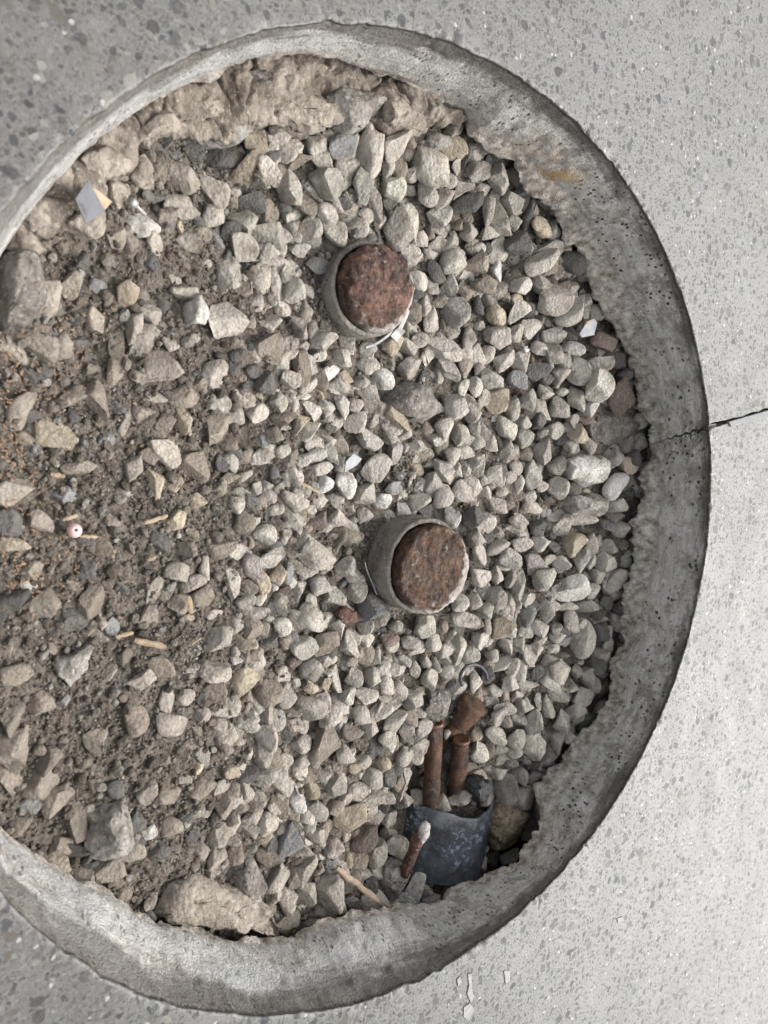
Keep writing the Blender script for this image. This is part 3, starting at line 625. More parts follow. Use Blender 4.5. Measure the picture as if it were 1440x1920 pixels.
# ------------------------------------------------------------------ gravel stones, each read from the photograph
# tile origin; then x y long short turn tone, in half photo pixels inside the tile
TILES = [
((0, 0), """1390 585 140 95 100|1083 570 90 75|1120 610 85 70 0 u|1190 548 75 60|1280 540 95 80 0 b|1325 550 75 40 90|1220 600 90 70 30|1277 620 75 38 80|1228 680 110 100 45|1357 700 110 65 100|1083 705 115 80 80|1142 768 85 80 0 u|1222 808 80 80|1265 775 65 50 30|1400 770 115 60 75|1260 870 110 70 40|1165 875 100 65 110|1080 820 60 60|975 685 70 45 20|1008 640 105 60 60|1020 555 110 45 85|905 645 150 80 85 t|960 530 90 80 0 t|830 585 140 110 0 d|710 567 90 75 0 d|650 575 60 40 0 d|588 640 110 60 100 u|670 660 125 85 40|805 715 135 90 60|680 780 120 70 5|800 820 95 75 120|895 830 105 85 20|1000 880 125 90 10|910 930 100 90|1120 940 80 45|1022 950 50 40|527 850 120 75 15 w|632 865 135 65 85|705 908 85 65|575 915 100 55 70|495 920 90 55 80|432 885 75 65 90 u|680 855 45 35 90 t|925 590 60 50|880 725 40 40|575 740 100 40 0 d|940 760 110 70 0 d|1180 285 80 60 130 w|1050 940 70 40 100|1370 810 60 50|620 530 50 60 0 d|575 560 70 60 0 d|1290 760 55 45 0 d|760 880 60 50 0 u"""),
((720, 0), """205 405 80 70 0 b|262 485 70 55 110|40 545 115 80 100|178 635 130 110 20|12 640 80 45 100|58 635 80 50 90 u|98 655 60 50|35 710 80 75|150 715 110 65 60|220 750 85 75|290 705 95 55 135|350 640 80 55 -15|425 665 95 75 100|310 770 130 65 -30 d|205 810 85 75|105 835 120 45 85|50 860 125 90 70|135 895 70 50|425 825 115 60 70|385 795 90 50 110|480 750 85 65 60|490 790 70 40|545 800 110 40 95 d|590 850 80 60 0 t|400 875 65 45|315 870 60 60|270 845 45 40 0 u|500 910 90 75 0 d|490 840 50 55|610 935 120 50 -10|340 940 70 50|245 940 100 60|95 945 75 50|310 590 100 30 100 d|270 620 60 30 100|20 760 60 50 0 d|245 680 50 45|330 920 60 40 0 u"""),
((0, 480), """165 160 130 90 100|265 108 90 72 80|470 143 100 70 120 t|355 240 85 60 80|490 262 120 75 110|555 217 85 70|540 320 125 80 120|433 330 190 48 88 u|430 455 115 55 88 u|500 345 65 32 0 w|45 355 120 60 20|140 340 120 80 10|228 345 90 70 120|285 325 75 50 0 d|75 590 140 85 95|205 668 130 95 15 t|265 530 125 60 -20 u|345 540 130 90 80 u|345 430 65 50|295 795 115 55 15|50 885 130 85 -5|240 900 75 65 0 b|400 690 55 45 0 b|280 600 60 50 0 d|465 625 100 42 95|543 592 85 70 0 u|600 650 110 70 110 u|607 430 130 110 20|515 450 55 50|580 535 90 30|685 525 120 80 0 u|620 735 115 95 60|720 790 110 105 0 u|495 808 100 65 85|580 868 130 75 90 t|555 750 70 60 0 u|465 885 60 40|800 440 110 85 130|745 485 60 55 0 u|805 550 110 65 10|905 533 95 60 5|895 375 65 50 0 d|945 350 60 45 0 d|995 475 80 80 0 d|925 495 60 50 0 d|880 420 60 40 0 d|950 435 70 45 0 d|1015 340 110 100 30 u|850 245 140 120|690 150 95 70 10|850 60 130 80 75|905 120 90 55 0 u|980 80 105 75 90|1040 115 130 48 80|965 170 80 45 95|1005 170 75 50|1080 60 75 70|1105 130 85 75 90|1060 200 60 60|1025 255 65 60 90|1115 265 105 60 40|1215 320 100 65 -15|1195 370 60 50|1280 380 70 65|1085 463 75 65|1130 425 120 60 80 u|1135 340 45 40|1090 345 80 45 60|1380 350 60 50|1370 415 80 55|1040 550 70 70|1055 610 80 60 0 u|1170 580 85 60 70|1120 620 85 65 130 t|1162 658 78 70|1225 560 60 45|1285 560 105 55 75|1330 560 70 50|1390 540 110 60 70|1330 622 80 70|1378 690 110 75 10|1355 470 60 50|885 595 85 65 110|905 660 115 80 110 u|870 730 70 70 0 d|905 750 90 60 0 u|975 690 60 45 0 b|1020 670 80 60 0 u|815 650 110 80 90 u|980 750 80 60|1175 748 90 55|1240 745 85 50 60|1205 797 85 50|1275 710 90 50 60 u|1100 820 90 60 60|1125 770 80 50|1215 858 70 65 0 w|1295 862 95 80 90 w|1405 795 105 100|1370 885 80 75|1100 920 115 70 20|1010 900 65 50|1130 885 70 50|900 890 70 45|880 935 70 60|1050 870 55 45|865 830 70 50 0 u|960 870 50 40 90|640 330 60 50|715 320 60 50|650 85 50 40|590 290 60 30 60|530 150 60 50 90 u|405 15 50 40|1345 830 60 30 100 d|1220 910 70 30 -20 d|785 650 60 40 0 d|1060 730 60 45|120 600 60 40 0 d|150 430 80 60 0 d|95 450 70 60 0 d|330 380 60 45 0 d|1240 640 50 35 0 d|170 560 40 40|90 690 60 50 0 u"""),
((720, 480), """590 25 130 65 -25|380 110 80 60 0 u|345 20 80 75 0 u|260 20 90 80|100 15 85 50|130 90 80 60 45|175 105 75 45 70|190 60 90 50 60 d|250 105 95 60 115|270 210 105 95 80|200 168 65 45|150 190 70 45 110|180 240 90 65 110|225 345 140 80 30|130 315 70 55|90 345 85 55 50|95 420 85 75|240 425 105 60 40|45 605 130 75 40 t|420 220 75 70 90 t|505 215 80 75|510 115 80 55 -10|595 110 80 65|640 165 120 100|705 215 120 75 140|820 310 100 85 0 r|425 308 95 75|485 290 70 60|545 275 80 65|635 300 90 55|630 365 75 65|710 345 80 50 15 w|580 345 60 50|447 395 85 75|510 395 75 65 90|495 465 75 65 0 b|575 435 90 60 0 d|660 455 70 65 90|670 395 60 55 90|710 405 60 45 90|735 435 85 80 100|810 400 90 60 -25|805 490 110 95 110|885 530 110 90 60 r|770 570 70 65 90 w|400 470 85 80 90|340 490 70 55 90|295 498 65 45 90|320 310 75 50 100|255 285 60 55 90|385 370 70 50 120|360 430 55 45 90|300 420 70 60 90 u|410 545 95 85 0 t|265 565 85 85|330 590 70 60 90|480 575 85 55 80|530 540 80 70 90|605 510 60 50|600 575 70 50 90|660 565 75 70|720 535 90 60 90|665 510 50 30|225 650 80 70 90|285 672 75 65 90|340 640 70 50 90|195 690 90 45 5|75 670 55 45|120 712 75 40|455 645 80 75 90|520 625 60 60|525 685 75 65|460 730 85 65 90|400 700 60 55 90|590 735 90 65 90|640 655 80 60|705 620 55 50|725 665 80 70 0 t|700 715 60 45|765 710 60 55 90|300 735 80 50 20|345 770 60 50|260 760 75 75|215 800 85 60 30|255 800 70 60|185 855 85 70 120|325 860 85 80 90|215 905 90 80 130|290 890 90 70 60|410 825 75 65 90|440 870 60 50 90|490 795 55 50|555 820 100 60 80|645 785 65 65|505 860 75 40 90|650 870 80 80|420 935 80 60|555 940 80 50|535 905 70 50|865 755 60 60|915 790 70 55 0 t|865 860 110 65 130 w|870 935 80 50|40 740 85 60 90|35 870 70 50 0 b|100 835 60 30 110|130 925 85 60|740 600 60 40 0 r|870 390 60 55 0 d|900 440 60 50 0 d|930 760 60 60 0 d|20 690 50 45|750 610 70 45 0 r|580 620 50 60 0 d|690 640 55 40 0|600 660 50 40|370 530 50 60|610 450 50 60 0 d|380 840 45 40|470 830 50 45|590 860 50 45|700 880 70 60 0 d|710 690 60 40"""),
((0, 960), """30 40 90 80 90 d|150 35 80 80|420 30 50 50|660 30 75 70 0 t|595 110 85 65 30 d|690 150 90 70 0 u|825 135 120 70 -10 u|770 210 85 55 60|660 225 85 70|720 265 95 50 -20|755 310 85 80 0 u|575 295 100 50 130|625 305 75 40 135|670 345 80 65 0 u|560 378 85 60 100|700 395 60 25 0 t|795 385 70 35|365 455 85 50 20|420 428 60 50 90 b|375 405 70 40 80|340 335 110 80 130 u|280 400 90 85 0 d|155 360 130 90 150 u|40 350 110 110 0 d|110 220 80 65 0 u|105 275 55 40 0 w|450 285 50 50 0 b|465 545 65 55 90 u|150 715 90 80 0 u|40 775 130 85 100|25 900 140 120 90|165 935 100 90|240 705 45 40 0 b|530 635 95 80|600 580 105 70 15 u|625 705 90 60 75|640 795 105 85 10|705 600 60 55|755 765 60 60|695 695 65 55|800 600 115 75|800 680 90 80 0 u|915 635 105 90 0 t|1005 670 100 90 60 u|1075 690 80 60 120|820 475 105 100|905 487 100 60 0 u|950 535 80 80 0 u|885 548 55 50|945 435 80 70 0 u|955 380 105 50|990 90 85 80|1015 168 100 75|945 210 110 75 90|975 260 80 70 90 t|870 265 100 60 80|920 335 70 60|980 320 60 50 90|1040 235 75 60 90 t|1075 230 80 50 90 b|1090 20 95 70|1105 60 55 50|1070 95 60 50 90|1185 30 75 70 0 r|1265 20 75 55|1230 55 60 40|1185 170 130 85 40|1295 205 75 70 90|1200 275 80 65|1255 315 80 70|1330 240 70 70|1340 300 75 70 90|1165 335 60 45 90|1050 340 100 60 60|1120 300 80 50 90|1165 405 120 90 45|1105 410 90 55 90|1060 430 70 60 90|1140 508 100 85|1260 430 90 65 90|1215 495 100 85 0 u|1310 495 100 75 90|1370 425 65 60 90|1370 475 70 55|1400 355 110 100 0 b|1165 595 85 80|1225 560 75 45|1235 600 55 35|1160 735 120 90|1235 765 85 80|1220 645 45 45 0 t|1260 620 100 40 90|1325 620 70 65 90|1395 620 75 55 90|1370 690 85 60|1300 690 60 60|1355 760 65 60 90|1215 880 140 110 100 u|1000 850 95 75 90|985 910 95 65 90|1290 905 70 60 90|1060 935 70 60|1130 940 70 50|1385 810 75 55 90|830 750 95 35|820 790 60 55|930 800 85 50|990 750 90 60 90 u|830 870 80 60 90 u|750 700 40 50 0 d|870 690 60 40 0 u|1010 470 60 55 0 d|1320 400 70 50 0 r|1070 300 60 50 0 r|1050 600 50 45|1330 540 60 50 0 u|1100 560 60 50 0 r|1320 820 80 60 0 u|910 690 70 50 0 u|300 110 100 40 0 d|370 130 110 60 20 u|700 880 60 40 0 u"""),
((720, 960), """345 90 85 70 90|255 20 75 60 90 w|335 20 80 80 0 d|425 130 90 50 -30|470 175 85 75|515 120 80 55|500 35 65 60|585 120 70 60|575 65 70 55 90 d|665 50 80 70 90|740 25 110 50|830 45 80 65 0 d|885 65 60 55|715 120 90 90 0 t|780 120 75 55 90|845 130 60 50|740 180 90 60 90|665 195 70 60|570 195 80 75|600 255 80 80|700 285 130 90 0 w|775 300 60 60|830 185 75 70|420 235 65 55 90|360 240 75 65|355 155 85 50 90|475 250 60 45 90|500 270 110 50 100|420 325 85 70 90|535 330 60 50|340 335 60 55 90|285 340 60 60|375 370 60 60|640 300 70 45 90|610 370 90 50 90|685 350 90 35|760 350 80 45|540 390 80 60 90 b|700 410 80 55 90|575 440 85 60|430 440 85 70 -40 t|385 430 70 30 90|300 400 100 60|155 430 80 80|45 425 55 40|105 490 80 55|360 485 60 60|325 535 65 55|275 520 100 55 100|220 520 65 50|185 490 60 60|460 510 80 50 70|505 500 60 40 90|540 540 70 45 90|575 520 50 50|745 475 130 90 100|690 480 55 45|650 470 60 40|810 450 80 60 0 d|430 565 80 60|480 590 80 50 110|160 560 50 45 90|115 590 60 40 90|195 575 60 40 90|235 600 55 50 90|170 630 75 60 90|345 635 80 45 90|660 600 85 80|620 640 100 60 60|575 600 50 50 0 d|535 650 90 40|470 640 65 60|695 650 65 50|760 620 65 55 90|740 690 70 70|270 660 75 45 -10|55 670 70 60 90|105 710 75 75|10 650 70 50 90|450 735 85 55 20|525 730 65 60|615 725 80 50 90|575 710 60 25 90|560 790 90 60 90|670 785 80 65 90|430 765 70 60 90|495 850 70 60 -40|415 835 85 55 20|560 880 85 75 90|655 860 85 55 90|440 890 50 35|355 900 70 60 90|145 815 70 65 90|85 830 70 55 90|120 900 80 55 90|75 910 75 60 90|40 790 100 60 140|725 600 60 50|805 400 60 25|830 340 60 50 0 d|795 580 70 70 0 d|30 500 50 50|75 560 55 45|30 590 50 45|20 480 70 50 0 r|310 590 50 40|390 610 50 60 0 d|400 540 50 45|620 560 60 45|590 480 50 40|720 740 70 60 0|640 440 50 40|770 180 50 60|800 240 60 50|620 180 50 40|470 450 50 40|410 670 60 45|390 580 45 50 0 u|500 690 50 40|600 830 60 50 0 d|700 840 60 50|490 900 60 45|10 860 60 70|240 830 30 40|230 560 40 40|640 130 50 40|440 370 60 40|490 350 50 30|640 350 40 40|730 430 50 60"""),
((0, 1440), """155 45 120 110 120|30 40 120 80 90 u|205 125 110 100 0 u|285 190 130 95 110|370 190 110 80 0 u|490 310 90 60|410 365 95 80|285 305 85 80 0 d|215 360 80 70 0 u|295 410 100 80 90 u|375 460 85 80 90 u|465 465 50 50|550 85 85 65 90|620 90 85 80 0 u|760 75 85 80 0 u|755 155 60 50|915 70 85 40 90|945 180 80 55|930 230 75 60|815 250 75 75|1000 210 80 75 90|750 300 80 45 60|810 330 90 60 120|835 360 80 50 120|785 400 80 40 90|880 310 80 60 90 u|1075 270 110 105 90 b|1040 410 100 75 110|1145 390 110 75 90|1100 390 100 50 90 u|1230 465 140 110 60|1210 545 95 70|1360 400 60 45|1190 260 80 60 60|1255 300 70 60 90|1310 190 110 95 0 t|1345 265 120 80 0 r|1400 190 85 50|1405 320 90 80 90|1255 65 85 65|1165 80 65 60 90 t|1340 90 80 60|1400 110 80 65|1180 160 95 60 40|1165 205 60 45 120|1095 180 60 55 90 u|1030 145 80 50|980 35 100 80|1060 35 100 80 45|870 10 70 50 0 t|1025 480 60 50 90|1145 470 70 70|1055 600 75 75 0 u|1160 590 80 50|1095 560 50 50|560 240 55 45 0 w|700 200 60 60 0 d|590 310 80 60 0 d|520 270 50 45 0 d|110 140 70 50 0 b|60 220 90 60 0 u|230 290 70 60 0 u|340 360 60 50 0 d|430 430 60 50 0 u|560 500 60 45 90|510 190 60 70 0 d|690 40 50 40|830 70 60 50|860 190 60 50 0 u|900 140 60 45|1250 150 70 50 0 u|1290 120 60 50|720 250 50 40 0 d|430 80 60 60 0 d|350 60 60 50 0 u|1300 500 60 40 0 d|1330 530 60 50 0 d|1270 510 50 60"""),
((720, 1440), """45 300 80 75|70 60 100 75 90|75 120 65 65|125 120 75 45 90|120 450 80 75 90 w|80 500 70 50|275 390 75 65|350 355 60 50|260 120 60 45|220 130 60 50 90|300 110 70 50|460 80 100 80 60|520 115 85 80|510 25 70 60 90|570 35 70 50|545 180 80 80 0 d|545 235 60 60 0 d|10 110 60 50|15 190 60 50|230 400 60 25 60|215 420 60 25 60|175 500 60 50|430 20 60 40|20 250 60 50 0 u|400 340 60 50 0 d|470 330 60 50 0 d|150 460 60 50|165 420 50 45|200 450 50 40 0 d|60 400 60 50 0 u"""),
]
POOL = [stone_shape(np.random.default_rng(50 + k), 2) for k in range(110)]
raw = []
for (ox, oy), s in TILES:
    for k in s.split('|'):
        q = k.split(); x, y, w, h = map(float, q[:4]); a = float(q[4]) if len(q) > 4 else 0.0
        raw.append((ox + x / 2, oy + y / 2, w / 2, h / 2, a, q[5] if len(q) > 5 else 'g'))
raw.sort(key=lambda t: -t[2] * t[3])
placed = []          # x, y, mean radius in photo pixels, for the filling stones
def stone_tone(t, px, py, r):
    c = np.array(TONE[t])
    if t == 'g':
        left = float(sstep(520, 180, np.array(px + .25 * (py - 960) * 0)))
        c = c * (1 - .72 * left) + np.array(TONE['u']) * .72 * left
        low = float(sstep(1250, 1600, np.array(float(py)))) * float(sstep(760, 620, np.array(float(px))))
        c = c * (1 - .35 * low) + np.array(TONE['u']) * .35 * low
    return np.clip(c * r.normal(1, .13) * (1 + r.normal(0, .008, 3)), .03, .7)
def stone_frame(px, py, ang, r, lean):
    v = -ray(px, py); up = np.array([0, 0, 1.0]); n = v * lean + up * (1 - lean) + r.normal(0, .14, 3); n /= np.linalg.norm(n)
    e = RGV * math.cos(rad(ang)) - UPV * math.sin(rad(ang)); e = e - n * (e @ n); e /= np.linalg.norm(e)
    return np.stack([e, np.cross(n, e), n], 1)
def build_stone(px, py, w, h, ang, t, r, sub, sink):
    g = ground(px, py); s = mpp(g); a, b = w * s / 2 * 1.12, h * s / 2 * 1.12
    c = min(b * r.uniform(.62, .88), a)
    v = (stone_shape(r, 3) if sub == 3 else POOL[r.integers(len(POOL))]) * np.array([a, b, c])
    Fm = stone_frame(px, py, ang, r, .6); v = v @ Fm.T
    zc = g[2] + c * sink
    ctr = at(px, py, zc)
    return v, ctr, stone_tone(t, px, py, r)
def near(px, py):
    L = [((690, 542), 150, 'beside the domed rusty pipe'), ((800, 1062), 160, 'beside the flat topped rusty pipe'), ((845, 1430), 130, 'around the copper pipes'), ((820, 1570), 140, 'around the blue conduit'), ((1150, 800), 170, 'by the crack in the concrete rim'), ((160, 380), 150, 'by the grey film label'), ((140, 990), 140, 'around the pink bead'), ((650, 870), 120, 'near the small white plastic chip'), ((400, 1690), 170, 'next to the jagged tan slab piece'), ((690, 690), 110, 'between domed pipe and dark angular rock'), ((785, 755), 100, 'touching the large dark angular rock'), ((1105, 880), 100, 'next to the whitish mortar lump'), ((140, 1245), 110, 'near the flat arrowhead stone'), ((280, 1205), 100, 'near the thick pale wood chip'), ((50, 540), 120, 'beside the big dark soil clod'), ((205, 1560), 110, 'touching the big lumpy clod'), ((655, 1160), 95, 'around the dark rust flake'), ((885, 1265), 90, 'around the black rubber loop'), ((985, 655), 90, 'near the tiny foil scrap'), ((680, 1665), 90, 'near the long flat stick'), ((465, 1650), 80, 'beside the rough dark clod'), ((350, 1130), 90, 'by the stubby orange wood chip'), ((580, 915), 80, 'under the thin tan splinter'), ((365, 600), 100, 'around the speckled white lump'), ((1105, 613), 90, 'near the chip with orange dot'), ((800, 240), 100, 'below the pinkish brown chunk'), ((480, 260), 90, 'below the pale grey angular chunk')]
    best = None
    for (x, y), rr, n in L:
        d = math.hypot(px - x, py - y) / rr
        if d < 1 and (best is None or d < best[0]): best = (d, n)
    if best: return best[1]
    q = ground(px, py); rr = math.hypot(q[0], q[1]); an = math.degrees(math.atan2(q[1], q[0]))
    if px < 330: return 'half sunk in brown soil'
    if py < 420 and px < 900: return 'below the crumbled tan ledge'
    if px > 960: return 'in deep gravel along the shaded curved wall'
    if py > 1330: return 'in dusty gravel towards the pale curved wall'
    if px < 560: return 'where the gravel meets the soil'
    return 'in the loose gravel of the middle'
TN = {'g': 'pale grey', 'u': 'dusty brown', 'd': 'dark grey', 'b': 'blue grey', 't': 'tan', 'w': 'whitish', 'r': 'reddish brown'}
rest_v, rest_f, rest_c = [], [], []
def add_rest(v, f, c, L):
    L[0].append(v); L[1].append(f); L[2].append(np.repeat(c[None], len(v), 0))
REST = ([], [], []); ISTONE = 0
for k, (px, py, w, h, a, t) in enumerate(raw):
    r = np.random.default_rng(1000 + k)
    deep = float(sstep(380, 760, np.array(px)))
    v, c, col = build_stone(px, py, w, h, a, t, r, 3 if k < 300 else 2, .30 + .85 * deep)
    placed.append((px, py, math.sqrt(w * h) / 2))
    if k < 300:
        o = mesh_obj('gravel_stone', v, ICO[3][1], M['stone'], colors=np.repeat(col[None], len(v), 0)); o.location = Vector(c)
        ar = w / max(h, 1); size = 'large' if math.sqrt(w * h) > 50 else ('small' if math.sqrt(w * h) < 37 else 'medium')
        shp = 'long' if ar > 1.65 else ('chunky' if ar < 1.2 else 'angular')
        lab = f'{size} {TN[t]} {shp} stone {near(px, py)}'
        props(o, lab, 'stone', 'stones: ' + lab)
    else: add_rest(v + c, ICO[2][1], col, REST)

# ------------------------------------------------------------------ filling stones between and under them
def dens(px, py):
    d = .045 + .955 * sstep(330, 590, np.array(px))
    for x, y, rx, ry, k in ((575, 575, 60, 80, .9), (720, 880, 70, 60, .6), (930, 520, 70, 45, .6), (470, 860, 90, 60, .5), (430, 1120, 90, 80, .4), (420, 700, 70, 60, .5), (665, 1020, 45, 50, .85), (300, 1280, 150, 120, .8)):
        d = d * (1 - k * np.exp(-(((px - x) / rx) ** 2 + ((py - y) / ry) ** 2)))
    return d
ob = np.array(OBST)
def inside(q, rmax): return math.hypot(q[0], q[1]) < rmax
fr = np.random.default_rng(5)
grid = {}
def add_grid(x, y, s): grid.setdefault((int(x // 60), int(y // 60)), []).append((x, y, s))
for p in placed: add_grid(*p)
def clash(x, y, s, k):
    for i in (-1, 0, 1):
        for j in (-1, 0, 1):
            for (X, Y, S) in grid.get((int(x // 60) + i, int(y // 60) + j), ()):
                if math.hypot(x - X, y - Y) < (s + S) * k: return True
    return False
nfill = 0
for layer, (smin, smax, n, k, sink) in enumerate(((15, 23, 2600, .84, .45), (10, 17, 4200, .82, .15), (7, 12, 3600, .78, .0))):
    for _ in range(n):
        x, y = fr.uniform(-60, 1290), fr.uniform(60, 1840)
        s = fr.uniform(smin, smax)
        if fr.random() > dens(x, y): continue
        if (np.hypot(ob[:, 0] - x, ob[:, 1] - y) < ob[:, 2] + s * .4).any(): continue
        if clash(x, y, s, k): continue
        q = ground(x, y)
        if not inside(q, .325): continue
        tn = fr.choice(list('gggggudbtw'), p=None) if x > 500 else fr.choice(list('gguuuuddbt'))
        ar = fr.uniform(1.05, 1.7)
        v, c, col = build_stone(x, y, 2 * s * math.sqrt(ar), 2 * s / math.sqrt(ar), fr.uniform(0, 180), tn, fr, 2, sink)
        add_rest(v + c, ICO[2][1], col, REST); add_grid(x, y, s); nfill += 1
# deep layer that shuts the gaps in the gravel
for _ in range(900):
    x, y = fr.uniform(420, 1290), fr.uniform(200, 1760)
    q = ground(x, y)
    if not inside(q, .335) or (np.hypot(ob[:, 0] - x, ob[:, 1] - y) < ob[:, 2]).any(): continue
    s = fr.uniform(13, 22)
    v, c, col = build_stone(x, y, 2.3 * s, 1.8 * s, fr.uniform(0, 180), fr.choice(list('ggguud')), fr, 2, -.1)
    add_rest(v + c, ICO[2][1], col, REST)
def join(L):
    n = 0; F = []
    for v, f in zip(L[0], L[1]): F.append(f + n); n += len(v)
    return np.concatenate(L[0]), np.concatenate(F), np.concatenate(L[2])
v, f, c = join(REST)
props(mesh_obj('gravel_fill', v, f, M['stone'], colors=c), 'smaller gravel packed between and under the larger stones', 'gravel', kind='stuff')
print('fill stones', nfill, 'tris', len(f))

# ------------------------------------------------------------------ grit and crumbs on the soil
GR = ([], [], [])
gr = np.random.default_rng(11)
cv, cf = ICO[1]; sv, sf = ICO[0]
SH1 = [stone_shape(gr, 1, 8, .55, .9) for _ in range(14)]; SH0 = [sv * gr.uniform(.7, 1.15, (12, 1)) for _ in range(14)]
N1, N0 = 3000, 30000
xy = gr.uniform(-.345, .345, (90000, 2)); xy = xy[np.hypot(xy[:, 0], xy[:, 1]) < .325]
P3 = np.column_stack([xy, zs(xy[:, 0], xy[:, 1])]); ppx, ppy = to_px(P3)
wgt = .22 + .78 * sstep(620, 330, ppx)
for x, y, rx, ry in ((570, 580, 70, 80), (720, 880, 70, 60), (930, 520, 70, 45), (650, 1020, 50, 50)): wgt = np.maximum(wgt, np.exp(-(((ppx - x) / rx) ** 2 + ((ppy - y) / ry) ** 2)))
vis = (ppx > -80) & (ppx < 1300) & (ppy > 20) & (ppy < 1850)
sel = np.where((gr.random(len(P3)) < wgt) & vis)[0]
pal = np.array([SOIL, (.185, .162, .134), (.23, .206, .173), (.105, .092, .079), (.29, .275, .245), (.135, .117, .096)])
pz_add = fbm(P3 * 60 + 7, 4, .6) * .0035
for n_, i in enumerate(sel[:N1 + N0]):
    big = n_ < N1
    s = gr.uniform(.0010, .0028) * (1 if gr.random() < .8 else 1.5) if big else gr.uniform(.00045, .0014)
    sh = (SH1 if big else SH0)[gr.integers(14)] * (s * gr.uniform(.6, 1.1, 3))
    qm = rotz(gr.uniform(0, 6.28)) @ axis_rot((1, 0, 0), gr.uniform(0, 3))
    add_rest(sh @ qm.T + P3[i] + np.array([0, 0, pz_add[i] + s * .5 + .0008]), cf if big else sf, pal[gr.integers(6)] * gr.uniform(.62, 1.0), GR)
v, f, c = join(GR)
props(mesh_obj('soil_grit', v, f, M['stone'], colors=c, smooth=False), 'loose grit and crumbs of soil between the stones', 'grit', kind='stuff')
SD = ([], [], [])
for cx_, cy_, sx_, sy_, n_ in ((20, 700, 40, 50, 110), (110, 690, 40, 40, 70), (40, 1000, 45, 70, 150), (150, 1090, 60, 40, 70), (10, 850, 20, 40, 70), (130, 590, 50, 30, 30)):
    for _ in range(n_):
        g = ground(gr.normal(cx_, sx_), gr.normal(cy_, sy_)) + np.array([0, 0, gr.uniform(.002, .005)])
        sh = sv * np.array([gr.uniform(.0005, .0019), gr.uniform(.0003, .0007), .0003])
        add_rest(sh @ (rotz(gr.uniform(0, 6.28)) @ axis_rot((0, 1, 0), gr.uniform(-.5, .5))).T + g, sf, np.ones(3), SD)
v, f, c = join(SD)
props(mesh_obj('sawdust', v, f, M['sawdust'], smooth=False), 'orange brown sawdust scattered over the soil', 'sawdust', kind='stuff')

# ------------------------------------------------------------------ litter
def on_top(px, py, dz=0.0): g = ground(px, py); return at(px, py, g[2] + dz)
def plate(pts, thick, bow=0.0):
    P = np.array(pts); c = P.mean(0); n = np.cross(P[1] - P[0], P[2] - P[0]); n /= np.linalg.norm(n)
    if n[2] < 0: n = -n
    k = len(P); N = 5; V = []
    for sgn in (1, -1):
        for q in range(N + 1):
            s = q / N; V.append(c + (P - c) * s + n * (thick / 2 * sgn + bow * (1 - s * s)))
    V = np.concatenate(V); f = []; half_ = (N + 1) * k
    for side in (0, 1):
        for q in range(N):
            for i in range(k):
                j = (i + 1) % k; a = (side * half_ + q * k + i, side * half_ + q * k + j, side * half_ + (q + 1) * k + j, side * half_ + (q + 1) * k + i); f.append(a if side else a[::-1])
    for i in range(k): j = (i + 1) % k; f.append((N * k + i, N * k + j, half_ + N * k + j, half_ + N * k + i))
    return V, f
def film(name, parent_or_loc, pxs, dzs, mat, thick=.0005, bow=.0, parent=None):
    w = [on_top(x, y, d) for (x, y), d in zip(pxs, dzs)]; v, f = plate(w, thick, bow)
    return child(name, parent, v, f, M[mat], smooth=False) if parent else (v, f)
def solo(name, v, f, mat, label, cat, group=None, smooth=False):
    c = np.array([v[:, 0].mean(), v[:, 1].mean(), v[:, 2].min()]); o = mesh_obj(name, v - c, f, M[mat], smooth=smooth); o.location = Vector(c)
    return props(o, label, cat, group)
# film label and the card beneath it
lab = empty('film_label', on_top(168, 385, .018), 'bluish grey diamond shaped film label lying on a tan clod', 'label')
film('film', None, [(165, 337), (197, 396), (160, 419), (141, 373)], [.022, .020, .020, .022], 'label', .0006, .0010, lab)
v, f = film('card', None, [(176, 352), (210, 378), (196, 394), (180, 380), (150, 388), (126, 382), (150, 370)], [.019, .017, .017, .017, .016, .016, .018], 'card', .0006)
solo('card_scrap', v, f, 'card', 'torn brown card scrap sticking out under the grey film label', 'card')
v, f = film('c', None, [(662, 850), (678, 860), (668, 872), (645, 886), (648, 866)], [.012, .012, .011, .009, .010], 'white_chip', .0012)
solo('plastic_chip', v, f, 'white_chip', 'small white pointed plastic chip lying alone in middle gravel', 'chip')
chip = empty('plastic_chip', on_top(1105, 613, .014), 'white plastic chip with an orange dot near the rim', 'chip')
film('flake', None, [(1112, 597), (1119, 604), (1113, 628), (1090, 632), (1086, 626), (1100, 603)], [.016, .016, .013, .012, .012, .015], 'white_chip', .0014, 0, chip)
film('orange_dot', None, [(1100, 603), (1104, 602), (1106, 606), (1101, 608)], [.0166, .0168, .0166, .0164], 'orange', .0008, 0, chip)
# pink bead with a hole
g = on_top(140, 995, .009); s = mpp(g); rb = 12.5 * s
bead = empty('bead', g - np.array([0, 0, rb]), 'small round pink bead with a hole, lying on the soil', 'bead')
vd = -ray(140, 995) + RGV * .22 + UPV * .12; vd /= np.linalg.norm(vd)
prof = [(rb * .20, -rb * .8), (rb * .20, rb * .80), (rb * .30, rb * .93)] + [(rb * math.sin(a), rb * math.cos(a)) for a in np.linspace(.40, math.pi - .35, 18)] + [(rb * .2, -rb * .93), (rb * .2, -rb * .8)]
v, f = lathe(prof, 36, vd, g); child('ball', bead, v, f, M['bead'])
v, f = lathe([(rb * .2, rb * .55), (.0001, rb * .55)], 24, vd, g); child('hole', bead, v, f, M['bead_hole'])
